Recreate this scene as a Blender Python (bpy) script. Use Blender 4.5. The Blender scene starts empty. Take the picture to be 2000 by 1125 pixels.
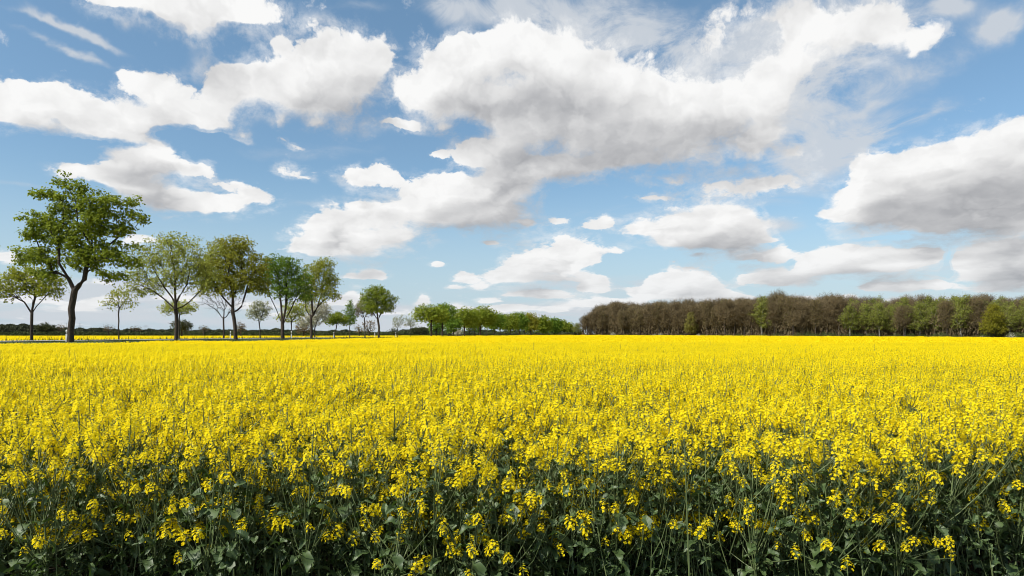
import bpy, bmesh, math, random
import numpy as np
from mathutils import Vector, Matrix, Euler

scene = bpy.context.scene
COL = scene.collection
R = math.radians
FPX = 2000 * 24 / 36.0          # focal length in photo pixels
HORIZ = 652.0                   # photo row of the true horizon
CAMH = 1.80                     # eye height above the soil

# ---------------------------------------------------------------- camera
cam_d = bpy.data.cameras.new("camera")
cam = bpy.data.objects.new("camera", cam_d)
COL.objects.link(cam)
cam.location = (0, 0, CAMH)
cam.rotation_euler = (R(90), 0, 0)
cam_d.lens = 24
cam_d.sensor_width = 36
cam_d.shift_y = (HORIZ - 562.5) / 2000
cam_d.clip_start = 0.05
cam_d.clip_end = 9000
scene.camera = cam

# ---------------------------------------------------------------- sun and exposure
SUN_AZ, SUN_EL = R(-120), R(44)       # azimuth measured from +Y (view direction) towards +X
sun_dir = Vector((math.sin(SUN_AZ) * math.cos(SUN_EL), math.cos(SUN_AZ) * math.cos(SUN_EL), math.sin(SUN_EL)))
sun_d = bpy.data.lights.new("sun", 'SUN')
sun_d.energy = 5.0
sun_d.angle = R(0.53)
sun_d.color = (1.0, 0.95, 0.86)
sun = bpy.data.objects.new("sun", sun_d)
COL.objects.link(sun)
sun.rotation_euler = sun_dir.to_track_quat('Z', 'Y').to_euler()
vs = scene.view_settings
scene.display_settings.display_device = 'sRGB'
vs.view_transform = 'Standard'
vs.look = 'None'
vs.exposure = 0.52
vs.gamma = 1.0
vs.use_curve_mapping = False

# ---------------------------------------------------------------- node helper
class NT:
    def __init__(s, tree): s.t = tree
    def n(s, kind, **kw):
        nd = s.t.nodes.new(kind)
        for k, v in kw.items(): setattr(nd, k, v)
        return nd
    def put(s, sock, v):
        if isinstance(v, bpy.types.NodeSocket): s.t.links.new(v, sock)
        elif v is not None: sock.default_value = v
    def m(s, op, a, b=None, c=None, clamp=False):
        nd = s.n('ShaderNodeMath', operation=op, use_clamp=clamp)
        s.put(nd.inputs[0], a); s.put(nd.inputs[1], b); s.put(nd.inputs[2], c)
        return nd.outputs[0]
    def v(s, op, a, b=None, c=None):
        nd = s.n('ShaderNodeVectorMath', operation=op)
        s.put(nd.inputs[0], a); s.put(nd.inputs[1], b)
        if c is not None: s.put(nd.inputs[2], c)
        return nd.outputs['Value'] if op in ('DOT_PRODUCT', 'LENGTH') else nd.outputs[0]
    def xyz(s, x=0.0, y=0.0, z=0.0):
        nd = s.n('ShaderNodeCombineXYZ')
        for i, q in enumerate((x, y, z)): s.put(nd.inputs[i], q)
        return nd.outputs[0]
    def ss(s, x, a, b, o0=0.0, o1=1.0, kind='SMOOTHSTEP'):
        nd = s.n('ShaderNodeMapRange', interpolation_type=kind)
        for i, q in enumerate((x, a, b, o0, o1)): s.put(nd.inputs[i], q)
        return nd.outputs[0]
    def noise(s, vec, scale, detail=4.0, rough=0.55, dist=0.0, lac=2.0, out='Fac', kind='FBM'):
        nd = s.n('ShaderNodeTexNoise', noise_dimensions='3D', noise_type=kind)
        s.put(nd.inputs['Vector'], vec)
        for k, q in (('Scale', scale), ('Detail', detail), ('Roughness', rough), ('Lacunarity', lac), ('Distortion', dist)):
            s.put(nd.inputs[k], q)
        return nd.outputs[out]
    def mix(s, f, a, b, blend='MIX'):
        nd = s.n('ShaderNodeMix', data_type='RGBA', blend_type=blend)
        s.put(nd.inputs[0], f); s.put(nd.inputs[6], a); s.put(nd.inputs[7], b)
        return nd.outputs[2]

# ---------------------------------------------------------------- sky with clouds (one world shader, all by direction)
def ae(px, py):
    u = (px - 1000) / FPX; a = math.atan(u)
    return a, (HORIZ - py) / FPX * math.cos(a)

# cumulus clouds: centre, half width and half height given as seen from the field
CLOUDS = [
    # top left bank
    (320, -8, 170, 46, 1), (365, 36, 70, 34, .9), (455, 2, 90, 30, .8), (210, -14, 60, 30, .6), (362, 64, 26, 14, .45),
    # left bank and the long bright cloud
    (60, 196, 95, 34, 1), (20, 215, 60, 32, .7), (120, 180, 55, 18, .7), (215, 236, 80, 32, 1), (150, 240, 60, 24, .6), (285, 163, 62, 26, .95), (335, 185, 50, 22, .6), (310, 222, 60, 26, .7), (365, 225, 60, 26, .8), (240, 145, 20, 10, .5),
    (645, 105, 90, 48, 1), (585, 165, 110, 42, 1), (470, 160, 70, 40, .95), (690, 135, 66, 50, .9), (720, 100, 40, 34, .6), (590, 205, 60, 28, .6), (555, 238, 20, 16, .6), (430, 205, 50, 32, .8), (425, 240, 45, 20, .7),
    (470, 270, 26, 14, .55), (548, 76, 16, 18, .55), (618, 243, 20, 10, .55), (590, 290, 20, 7, .45), (563, 275, 12, 7, .4),
    # lower left bank
    (265, 300, 72, 28, 1), (310, 285, 36, 16, .6), (190, 336, 80, 17, .85), (300, 330, 66, 24, .6), (128, 330, 16, 11, .6), (290, 365, 90, 18, .8), (405, 334, 40, 14, .7), (420, 315, 24, 10, .35), (395, 396, 100, 20, .95), (320, 405, 50, 16, .6), (500, 382, 46, 18, .7), (450, 362, 50, 10, .4), (270, 375, 50, 16, .5),
    # the great central cloud
    (1010, 95, 80, 36, 1), (900, 105, 66, 26, .8), (845, 175, 72, 36, 1), (890, 140, 40, 26, .7), (940, 175, 110, 46, 1), (1110, 130, 110, 60, .9), (1040, 240, 110, 56, .8), (960, 215, 60, 24, .5),
    (1170, 230, 150, 76, .9), (1260, 190, 110, 70, .6), (1270, 270, 150, 46, .7), (1410, 200, 72, 40, 1), (1340, 220, 80, 40, .6), (920, 300, 34, 22, .8), (975, 300, 70, 42, .8), (1000, 345, 60, 24, .6), (1080, 330, 110, 30, .8), (1190, 320, 120, 22, .5),
    (1350, 300, 120, 26, .45), (1470, 280, 84, 44, .7), (1520, 200, 64, 70, .60), (1545, 130, 80, 50, .56), (1640, 66, 100, 58, .62), (1735, 66, 62, 44, .6), (1805, 78, 38, 30, .75), (1785, 112, 18, 14, .4), (1560, 40, 90, 40, .46), (1450, 24, 60, 26, .42), (1385, 80, 40, 36, .45), (1560, 300, 40, 22, .4),
    # arm to the lower left
    (1010, 368, 62, 30, .75), (900, 375, 96, 28, 1), (960, 415, 84, 28, .95), (840, 410, 86, 34, .9), (800, 375, 30, 12, .5), (725, 415, 50, 26, 1), (650, 442, 44, 30, 1), (690, 470, 90, 20, .8), (770, 455, 60, 20, .6), (615, 480, 60, 16, .7), (660, 493, 80, 10, .6), (1030, 435, 20, 12, .5),
    # small ones in the open blue
    (715, 345, 52, 17, .9), (735, 328, 18, 10, .5), (755, 352, 40, 10, .4), (790, 243, 46, 13, .8), (868, 243, 24, 12, .6), (858, 300, 20, 9, .7), (565, 335, 36, 13, .42), (600, 350, 20, 6, .3),
    # grey sheets right of centre
    (1310, 350, 56, 14, .6), (1285, 384, 70, 7, .5), (1490, 362, 100, 18, .62), (1400, 356, 40, 12, .35),
    # right bank
    (1720, 335, 76, 28, 1), (1800, 330, 60, 24, .7), (1860, 315, 76, 34, .9), (1930, 295, 80, 36, 1), (2010, 320, 90, 60, 1), (1690, 375, 60, 16, .8), (1690, 412, 90, 24, .9), (1640, 418, 40, 12, .6), (1790, 405, 140, 42, .9), (1920, 390, 140, 50, 1), (1850, 435, 120, 16, .6), (1990, 240, 34, 20, .8), (2100, 380, 120, 70, .9),
    # clear gaps between neighbours
    (1730, 464, 150, 8, -.5), (1560, 462, 46, 22, -.6), (1290, 508, 80, 16, -.6), (1195, 576, 30, 8, -.6), (1240, 540, 40, 24, -.6), (1420, 535, 22, 22, -.6), (1500, 575, 26, 10, -.5), (1620, 570, 50, 8, -.5), (1870, 585, 70, 8, -.4), (960, 522, 40, 10, -.4), (1540, 568, 120, 7, -.5), (1182, 522, 26, 16, -.6), (1845, 536, 60, 8, -.4), (385, 276, 70, 16, -.7), (130, 288, 70, 18, -.8), (230, 278, 70, 9, -.8), (330, 268, 50, 10, -.6), (1546, 520, 12, 26, -.5), (1852, 520, 12, 32, -.7), (1460, 562, 34, 10, -.6), (430, 320, 40, 30, -.3), (1640, 330, 30, 40, -.3), (1550, 400, 60, 16, -.5), (1130, 400, 60, 30, -.5),
    # low scraps on the left
    (650, 590, 40, 7, .6), (890, 563, 18, 4, .6), (205, 586, 34, 8, .85), (170, 595, 30, 6, .6), (275, 466, 44, 13, .6), (15, 505, 34, 16, .8), (60, 540, 40, 9, .5), (955, 475, 28, 8, .7), (1360, 502, 28, 8, .8), (1315, 510, 14, 8, .75), (855, 518, 14, 6, .8), (940, 560, 30, 6, .6), (1560, 420, 30, 8, .5), (1090, 430, 26, 8, .45),
]
# heaped clouds with rounded tops over a flat base: centre, row of the base, half width, height
DOMES = [
    # heads on the large clouds higher up
    (1725, 372, 90, 74, .6), (1850, 360, 84, 76, .6), (1945, 340, 80, 80, .6), (1790, 450, 150, 56, .4), (1930, 450, 120, 50, .35), (1010, 125, 76, 78, .7), (905, 130, 60, 50, .4), (855, 215, 70, 70, .5), (1400, 250, 74, 84, .5),
    (655, 215, 100, 156, .45), (60, 235, 100, 70, .35), (225, 262, 76, 66, .35), (265, 345, 80, 74, .5), (960, 440, 90, 80, .35), (720, 495, 110, 84, .35), (650, 470, 50, 60, .35), (870, 415, 80, 64, .35),
    (150, 606, 60, 16, .6), (60, 588, 80, 22, .6), (330, 585, 60, 14, .55), (480, 600, 70, 14, .5), (200, 552, 40, 12, .45), (560, 618, 60, 12, .5), (860, 640, 60, 12, .5), (90, 640, 90, 12, .5),
    (1385, 468, 92, 82, 1), (1320, 470, 70, 58, 1), (1445, 462, 54, 74, .9), (1400, 478, 90, 30, .5), (1250, 450, 44, 24, .85), (1162, 441, 30, 20, .95), (1188, 436, 13, 20, .8),
    (1470, 506, 74, 32, .95), (1532, 500, 24, 28, .7), (1640, 522, 58, 58, 1), (1715, 522, 84, 48, .95), (1805, 512, 42, 40, .85), (1580, 530, 66, 38, .85), (1490, 552, 56, 38, .95), (1565, 553, 60, 26, .75),
    (1965, 530, 68, 88, 1), (1905, 530, 66, 56, .95), (2020, 530, 80, 80, 1), (1770, 563, 76, 36, .95), (1700, 563, 40, 24, .7), (1960, 568, 90, 32, .95), (1840, 560, 24, 20, .6),
    (1335, 575, 58, 60, 1), (1275, 575, 50, 40, .95), (1392, 575, 36, 44, .95), (1440, 584, 36, 26, .95), (1405, 588, 30, 18, .7),
    (1107, 512, 32, 56, 1), (1156, 510, 28, 40, .95), (1068, 520, 56, 42, .95), (1018, 543, 52, 40, .95), (1095, 545, 64, 22, .8), (978, 550, 42, 30, .9), (910, 550, 27, 22, .95), (1163, 566, 32, 28, .95), (1136, 565, 22, 16, .7),
    (724, 543, 31, 20, .98), (680, 545, 14, 14, .7), (828, 592, 15, 16, .95), (690, 588, 26, 26, .85), (1140, 598, 44, 16, .75), (1050, 577, 48, 15, .85), (1080, 582, 36, 12, .7), (1225, 596, 56, 14, .6), (1000, 604, 52, 13, .8), (1090, 607, 34, 19, .8), (950, 612, 46, 12, .7), (1206, 493, 22, 13, .8), (1245, 574, 30, 15, .85), (1186, 588, 34, 13, .8), (1486, 590, 40, 16, .8), (1560, 588, 50, 18, .8), (1650, 592, 54, 17, .8), (1740, 590, 40, 14, .75), (1830, 590, 60, 15, .8), (1930, 592, 50, 14, .8), (1005, 577, 34, 11, .75), (880, 602, 36, 11, .7), (770, 612, 36, 9, .65), (960, 590, 30, 8, .7), (1500, 468, 30, 12, .5),
]
# thin veils and streaks: same, plus tilt (radians, seen from the field)
VEILS = [
    (1750, 160, 140, 30, .2, .6), (950, 20, 120, 30, -.2, .6), (1300, 400, 260, 24, .05, .45), (600, 300, 160, 20, .1, .4), (1150, 560, 300, 24, 0, .7),
    (150, 58, 80, 12, -.30, 1.1), (120, 92, 80, 11, -.3, .8), (60, 25, 60, 8, -.1, .5), (870, 25, 60, 36, -.6, .8), (1160, 45, 180, 60, -.15, 1.0), (1280, 130, 110, 80, -.6, .9), (1010, 30, 80, 40, 0, .6), (1350, 150, 70, 60, 0, .55),
    (1540, 180, 100, 170, .3, 1.5), (1620, 80, 180, 80, 0, 1.4), (1690, 265, 110, 34, .35, .9), (1760, 285, 90, 20, .1, .6), (1610, 305, 70, 30, 0, .8), (1860, 12, 50, 22, -.2, .9), (1820, 215, 60, 14, .2, .6), (1960, 48, 48, 34, .4, 1.7),
    (40, 360, 90, 7, 0, .5), (600, 395, 60, 8, .05, .4), (1515, 440, 50, 20, 0, .9), (1690, 215, 60, 12, .3, .5), (700, 5, 80, 14, 0, .5), (660, 500, 110, 30, 0, .6),
    (140, 565, 330, 26, 0, .9), (430, 595, 330, 24, 0, .9), (330, 560, 160, 14, .03, .6), (60, 615, 250, 24, 0, .9), (1000, 612, 420, 20, 0, .9), (1600, 600, 520, 22, 0, 1.1), (700, 635, 500, 18, 0, .9), (1800, 530, 260, 30, 0, .5),
]

def build_world():
    w = bpy.data.worlds.new("World"); scene.world = w; w.use_nodes = True
    w.node_tree.nodes.clear(); N = NT(w.node_tree)
    out = N.n('ShaderNodeOutputWorld'); bg = N.n('ShaderNodeBackground')
    bg.inputs['Strength'].default_value = 0.070
    N.put(out.inputs[0], bg.outputs[0])
    sky = N.n('ShaderNodeTexSky', sky_type='NISHITA', sun_disc=False, sun_elevation=SUN_EL, sun_rotation=SUN_AZ % (2 * math.pi),
              altitude=60, air_density=1.0, dust_density=0.4, ozone_density=2.2)
    d = N.n('ShaderNodeTexCoord').outputs['Generated']
    sp = N.n('ShaderNodeSeparateXYZ'); N.put(sp.inputs[0], d)
    X, Y, Z = sp.outputs
    az = N.m('ARCTAN2', X, Y)
    hor = N.m('SQRT', N.m('ADD', N.m('MULTIPLY', X, X), N.m('MULTIPLY', Y, Y)))
    el = N.m('DIVIDE', Z, N.m('MAXIMUM', hor, 0.02))
    P = N.xyz(az, el, 0.0)
    skyc = N.mix(1.0, sky.outputs[0], N.mix(N.ss(el, 0.0, .5, kind='LINEAR'), SKY_LOW, SKY_HIGH), 'MULTIPLY')
    skyc = N.mix(N.ss(el, -.02, .24, .85, 0.0), skyc, (5.0, 6.3, 7.5, 1))
    # domain warp so the outlines curl
    elog = N.m('MULTIPLY', N.m('LOGARITHM', N.m('ADD', N.m('MAXIMUM', el, -.04), .07), 2.718), .42)
    Q = N.xyz(az, elog, N.m('MULTIPLY', el, .3))
    warp = N.v('SUBTRACT', N.noise(Q, 7.0, 3.0, 0.6, out='Color'), (.5, .5, .5))
    warp2 = N.v('SUBTRACT', N.noise(Q, 24.0, 3.0, 0.6, out='Color'), (.5, .5, .5))
    amp = N.ss(el, 0.0, 0.40, 0.16, 1.0, 'LINEAR')
    wv = N.v('ADD', N.v('MULTIPLY', warp, (.040, .034, 0)), N.v('MULTIPLY', warp2, (.040, .032, 0)))
    sc = N.n('ShaderNodeVectorMath', operation='SCALE'); N.put(sc.inputs[0], wv); N.put(sc.inputs[3], amp)
    Pw = N.v('ADD', P, sc.outputs[0])

    # smooth sum of the cumulus lobes at a point
    def lump_group(lumps):
        """a small node group: the sum of up to 25 lobes at a point"""
        g = bpy.data.node_groups.new('cloud_mass', 'ShaderNodeTree'); G = NT(g)
        g.interface.new_socket('Point', in_out='INPUT', socket_type='NodeSocketVector')
        g.interface.new_socket('Mass', in_out='OUTPUT', socket_type='NodeSocketFloat')
        p = G.n('NodeGroupInput').outputs[0]; acc = 0.0
        for (px, py, rx, ry, a), dome in lumps:
            ca, ce = ae(px, py); k = math.cos(ca); sx = FPX / (rx * 1.06 * k * k); sy = FPX / (ry * (1.04 if dome else 1.17) * k)
            v = G.v('MULTIPLY_ADD', p, (sx, sy, 0), (-ca * sx, -ce * sy, 0))
            if dome: v = G.v('MINIMUM', v, G.v('MULTIPLY', v, (1, 3.4, 1)))
            acc = G.m('MULTIPLY_ADD', G.m('POWER', 0.22, G.v('DOT_PRODUCT', v, v)), a, acc)
        G.put(G.n('NodeGroupOutput').inputs[0], acc)
        return g
    def mass(point, rmin):
        every = [q for q in [(c, 0) for c in CLOUDS] + [(c, 1) for c in DOMES] if q[0][2] >= rmin]; acc = 0.0
        for i in range(0, len(every), 25):
            nd = N.n('ShaderNodeGroup'); nd.node_tree = lump_group(every[i:i + 25]); N.put(nd.inputs[0], point); acc = N.m('ADD', nd.outputs[0], acc)
        return acc
    # beyond the frame the same kind of sky goes on
    outside = N.m('MAXIMUM', N.ss(N.m('ABSOLUTE', az), .68, .80), N.ss(el, .50, .62))
    plane = N.xyz(N.m('DIVIDE', X, N.m('ADD', N.m('MAXIMUM', Z, 0), .12)), N.m('DIVIDE', Y, N.m('ADD', N.m('MAXIMUM', Z, 0), .12)), 7.3)
    gen = N.m('MULTIPLY', N.ss(N.noise(plane, 1.1, 4.0, .5), .46, .66, 0, 1.0), outside)

    B = N.m('ADD', mass(Pw, 0), gen)
    B3 = N.m('ADD', mass(N.v('ADD', Pw, N.xyz(-.010, N.m('MULTIPLY_ADD', N.m('MAXIMUM', el, 0), .075, .010), 0)), 34), gen)

    # outline detail: billows over fractal noise
    f1 = N.noise(Q, 16.0, 9.0, 0.67, 0.2)
    vo = N.n('ShaderNodeTexVoronoi', feature='F1', voronoi_dimensions='2D', normalize=True)
    N.put(vo.inputs['Vector'], N.v('ADD', Q, N.v('MULTIPLY', warp2, (.05, .05, .05))))
    for k, x in (('Scale', 20.0), ('Detail', 3.0), ('Roughness', .65), ('Lacunarity', 2.2)): vo.inputs[k].default_value = x
    D0 = N.m('MULTIPLY_ADD', N.m('SUBTRACT', .42, vo.outputs['Distance']), .80, N.m('SUBTRACT', f1, .5))
    F = N.m('MULTIPLY_ADD', D0, DET_AMP, B)
    under = N.ss(N.m('SUBTRACT', B3, B), -.25, .35)
    edge_w = N.m('ADD', N.m('MULTIPLY', under, .55), N.m('MULTIPLY_ADD', N.noise(Q, 4.0, 1.0), .55, -.04))
    thr = N.ss(el, .0, .3, .27, .29, 'LINEAR')
    alpha = N.ss(F, thr, N.m('ADD', N.m('ADD', thr, .04), N.m('MAXIMUM', edge_w, .10)))
    # ragged translucent fringe round every cloud
    fringe = N.m('MULTIPLY', N.ss(F, N.m('SUBTRACT', thr, .26), thr), N.m('MULTIPLY', N.ss(f1, .40, .70, 0, .6), N.ss(B, .015, .16)))
    alpha = N.m('MAXIMUM', alpha, fringe)
    # light that gets through the cloud lying between a point and the sun
    B4 = N.m('ADD', mass(N.v('ADD', Pw, N.xyz(-.022, N.m('MULTIPLY_ADD', N.m('MAXIMUM', el, 0), .19, .018), 0)), 52), gen)
    over = N.m('MAXIMUM', N.m('SUBTRACT', N.m('MULTIPLY_ADD', N.m('MINIMUM', B4, 1.5), .62, N.m('MULTIPLY', N.m('MINIMUM', B3, 1.5), .52)), .30), 0.0)
    trans = N.m('POWER', 2.718, N.m('MULTIPLY', over, -.78))
    def lobes(off):
        q = N.v('ADD', Q, off); vo2 = N.n('ShaderNodeTexVoronoi', feature='F1', voronoi_dimensions='2D', normalize=True)
        N.put(vo2.inputs['Vector'], N.v('ADD', q, N.v('MULTIPLY', warp2, (.07, .07, .07))))
        for k_, x_ in (('Scale', 13.0), ('Detail', 2.0), ('Roughness', .55), ('Lacunarity', 2.2)): vo2.inputs[k_].default_value = x_
        dd = vo2.outputs['Distance']
        return N.m('MULTIPLY_ADD', N.m('MULTIPLY', dd, dd), -1.0, N.noise(q, 8.0, 2.5, 0.5, 0.4))
    emb = N.m('MULTIPLY', N.m('SUBTRACT', lobes((0, 0, 0)), lobes((-.012, .022, 0))), .85)
    light = N.m('ADD', N.m('MULTIPLY_ADD', D0, .07, N.m('MULTIPLY_ADD', trans, .90, .03)), emb, clamp=True)
    ccol = N.n('ShaderNodeValToRGB'); N.put(ccol.inputs[0], light)
    cr = ccol.color_ramp; cr.elements[0].position = 0.05; cr.elements[0].color = (.31, .32, .345, 1)
    cr.elements[1].position = 1.0; cr.elements[1].color = (.95, .95, .945, 1)
    e = cr.elements.new(.40); e.color = (.52, .525, .54, 1); e = cr.elements.new(.72); e.color = (.77, .77, .77, 1)
    # veils
    vac = 0.0
    for (px, py, rx, ry, t, a) in VEILS:
        ca, ce = ae(px, py); k = math.cos(ca)
        mp = N.v('SUBTRACT', Pw, (ca, ce, 0))
        c, s_ = math.cos(t), math.sin(t)
        u1 = N.v('DOT_PRODUCT', mp, (c * FPX / rx / k, s_ * FPX / rx / k, 0)); u2 = N.v('DOT_PRODUCT', mp, (-s_ * FPX / ry / k, c * FPX / ry / k, 0))
        vac = N.m('MULTIPLY_ADD', N.m('POWER', 0.3, N.m('ADD', N.m('MULTIPLY', u1, u1), N.m('MULTIPLY', u2, u2))), a, vac)
    streak = N.noise(N.v('ADD', N.v('MULTIPLY', Q, (1, 1.7, 1)), (3, 1, 2)), 9.0, 8.0, .64, .8)
    valpha = N.m('MULTIPLY', N.ss(N.m('MULTIPLY', vac, N.ss(streak, .25, .75, 0, 2.0, 'LINEAR')), .12, 1.25), .88)
    c1 = N.mix(valpha, skyc, (VEILC[0] * 10, VEILC[1] * 10, VEILC[2] * 10, 1))
    c10 = N.mix(1.0, ccol.outputs[0], (10, 10, 10, 1), 'MULTIPLY')
    # distant cloud pales into the air near the horizon
    c10 = N.mix(N.ss(el, 0.0, .16, .30, 0.0), c10, (5.9, 6.4, 6.9, 1))
    fin = N.mix(N.m('MULTIPLY', alpha, N.ss(el, -.02, .015)), c1, c10)
    N.put(bg.inputs['Color'], fin)
    w.cycles.sampling_method = 'NONE'
SKY_LOW, SKY_HIGH = (1.05, 1.17, 1.22, 1), (1.36, 1.52, 1.42, 1)   # the clear air of the day
VEILC = (.62, .66, .71)
DET_AMP = 1.25
build_world()
cy = scene.cycles
cy.max_bounces = 6; cy.diffuse_bounces = 4; cy.glossy_bounces = 2; cy.transmission_bounces = 4; cy.transparent_max_bounces = 6
cy.filter_width = 1.0
cy.use_adaptive_sampling = True; cy.adaptive_threshold = 0.015

# ---------------------------------------------------------------- tags and mesh helpers
rng = np.random.default_rng(7)
def tag(o, label=None, cat=None, group=None, kind=None):
    if label: o['label'] = label
    if cat: o['category'] = cat
    if group: o['group'] = group
    if kind: o['kind'] = kind
    return o
def link(name, data, parent=None):
    o = bpy.data.objects.new(name, data); COL.objects.link(o)
    if parent: o.parent = parent
    return o
def copy_tree(o, loc=None, rz=None, s=None):
    c = o.copy(); COL.objects.link(c)
    if loc is not None: c.location = loc
    if rz is not None: c.rotation_euler = (0, 0, rz)
    if s is not None: c.scale = (s, s, s) if np.isscalar(s) else s
    for ch in o.children:
        d = ch.copy(); COL.objects.link(d); d.parent = c
    return c
class MB:
    """collects vertices and faces (numpy friendly) with a material index and a tone per face"""
    def __init__(s): s.V = []; s.F = []; s.M = []; s.T = []; s.n = 0
    def add(s, v, f, m=0, t=0.5):
        v = np.asarray(v, float).reshape(-1, 3); s.V.append(v)
        f = np.asarray(f, int); s.F.extend((f + s.n).tolist()); k = len(f)
        s.M.extend([m] * k); s.T.extend(np.broadcast_to(t, (k,)).tolist()); s.n += len(v)
    def quads(s, P, m=0, t=0.5):
        """P: (k,4,3)"""
        k = len(P); s.add(P.reshape(-1, 3), np.arange(4 * k).reshape(k, 4), m, t)
    def tris(s, P, m=0, t=0.5):
        k = len(P); s.add(P.reshape(-1, 3), np.arange(3 * k).reshape(k, 3), m, t)
    def tube(s, pts, rad, sides=5, m=0, t=0.5):
        pts = np.asarray(pts, float); k = len(pts); rad = np.broadcast_to(rad, (k,))
        tg = np.gradient(pts, axis=0); tg /= np.linalg.norm(tg, axis=1)[:, None] + 1e-9
        ref = np.where(np.abs(tg[:, 2:3]) > .9, np.array([[1., 0, 0]]), np.array([[0, 0, 1.]]))
        a = np.cross(tg, ref); a /= np.linalg.norm(a, axis=1)[:, None] + 1e-9
        b = np.cross(tg, a); th = np.arange(sides) * 2 * np.pi / sides
        ring = pts[:, None] + rad[:, None, None] * (np.cos(th)[None, :, None] * a[:, None] + np.sin(th)[None, :, None] * b[:, None])
        i = np.arange(k - 1)[:, None] * sides; j = np.arange(sides)[None]; jn = (j + 1) % sides
        f = np.stack([i + j, i + jn, i + sides + jn, i + sides + j], -1).reshape(-1, 4)
        s.add(ring.reshape(-1, 3), f, m, t)
    def box(s, c, d, m=0, t=.5):
        x, y, z = np.asarray(d, float) / 2; c = np.asarray(c, float)
        v = np.array([[-x,-y,-z],[x,-y,-z],[x,y,-z],[-x,y,-z],[-x,-y,z],[x,-y,z],[x,y,z],[-x,y,z]]) + c
        s.add(v, [[0,3,2,1],[4,5,6,7],[0,1,5,4],[1,2,6,5],[2,3,7,6],[3,0,4,7]], m, t)
    def mesh(s, name, mats, smooth=False):
        me = bpy.data.meshes.new(name)
        V = np.concatenate(s.V) if s.V else np.zeros((0, 3))
        me.from_pydata(V.tolist(), [], s.F)
        for mt in mats: me.materials.append(mt)
        me.polygons.foreach_set('material_index', np.array(s.M, np.int32))
        at = me.attributes.new('tone', 'FLOAT', 'FACE'); at.data.foreach_set('value', np.array(s.T, np.float32))
        if smooth: me.polygons.foreach_set('use_smooth', np.ones(len(s.F), bool))
        me.update(); return me
def unit(v): return v / (np.linalg.norm(v, axis=-1, keepdims=True) + 1e-9)

# ---------------------------------------------------------------- materials
def mat(name):
    m = bpy.data.materials.new(name); m.use_nodes = True; m.node_tree.nodes.clear()
    N = NT(m.node_tree); out = N.n('ShaderNodeOutputMaterial'); return m, N, out
def c4(c): return (c[0], c[1], c[2], 1)
def leafy(name, ca, cb, trans=.35, rough=.55, spec=.25, tcol=None, vary=.25):
    """thin leaf or petal: two tones per face, a little gloss, light passing through"""
    m, N, out = mat(name)
    tone = N.n('ShaderNodeAttribute', attribute_name='tone').outputs['Fac']
    rnd = N.n('ShaderNodeObjectInfo').outputs['Random']
    f = N.m('ADD', N.m('MULTIPLY', tone, 1 - vary), N.m('MULTIPLY', rnd, vary))
    c = N.mix(f, c4(ca), c4(cb))
    p = N.n('ShaderNodeBsdfPrincipled'); N.put(p.inputs['Base Color'], c)
    p.inputs['Roughness'].default_value = rough; p.inputs['Specular IOR Level'].default_value = spec
    t = N.n('ShaderNodeBsdfTranslucent')
    N.put(t.inputs['Color'], N.mix(1.0, c, c4(tcol), 'MULTIPLY') if tcol else c)
    mx = N.n('ShaderNodeMixShader'); mx.inputs[0].default_value = trans
    N.put(mx.inputs[1], p.outputs[0]); N.put(mx.inputs[2], t.outputs[0]); N.put(out.inputs[0], mx.outputs[0])
    return m
def rough_mat(name, ca, cb, scale=8.0, rough=.85, bump=0.0, stretch=(1, 1, 1), spec=.2):
    m, N, out = mat(name)
    co = N.v('MULTIPLY', N.n('ShaderNodeTexCoord').outputs['Object'], stretch)
    n = N.noise(co, scale, 6.0, .6)
    p = N.n('ShaderNodeBsdfPrincipled'); N.put(p.inputs['Base Color'], N.mix(N.ss(n, .32, .68), c4(ca), c4(cb)))
    p.inputs['Roughness'].default_value = rough; p.inputs['Specular IOR Level'].default_value = spec
    if bump:
        b = N.n('ShaderNodeBump'); b.inputs['Strength'].default_value = bump; b.inputs['Distance'].default_value = .02
        N.put(b.inputs['Height'], n); N.put(p.inputs['Normal'], b.outputs[0])
    N.put(out.inputs[0], p.outputs[0]); return m

M_PETAL = leafy('rape_petal', (.90, .70, .006), (.92, .79, .016), trans=.50, rough=.6, spec=.1, vary=.1)
M_BUD = leafy('rape_bud', (.30, .34, .03), (.55, .45, .02), trans=.2)
M_RSTEM = leafy('rape_stem', (.075, .105, .040), (.13, .165, .065), trans=.05, rough=.45, spec=.35)
M_RLEAF = leafy('rape_leaf', (.024, .050, .014), (.080, .122, .040), trans=.18, rough=.52, spec=.45, tcol=(1.2, 1.5, .4))
M_BARK = rough_mat('bark', (.030, .023, .018), (.066, .052, .040), 14.0, .9, .6, (1, 1, .25))
M_BARK_PALE = rough_mat('pale_bark', (.10, .09, .075), (.20, .18, .15), 10.0, .9, .4, (1, 1, .3))
M_BIRCH = rough_mat('birch_bark', (.06, .055, .045), (.24, .225, .19), 3.0, .85, .2, (1, 1, 1.5))
M_TWIG = leafy('twig', (.105, .080, .044), (.180, .142, .082), trans=.1, rough=.9, spec=.05)

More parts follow.
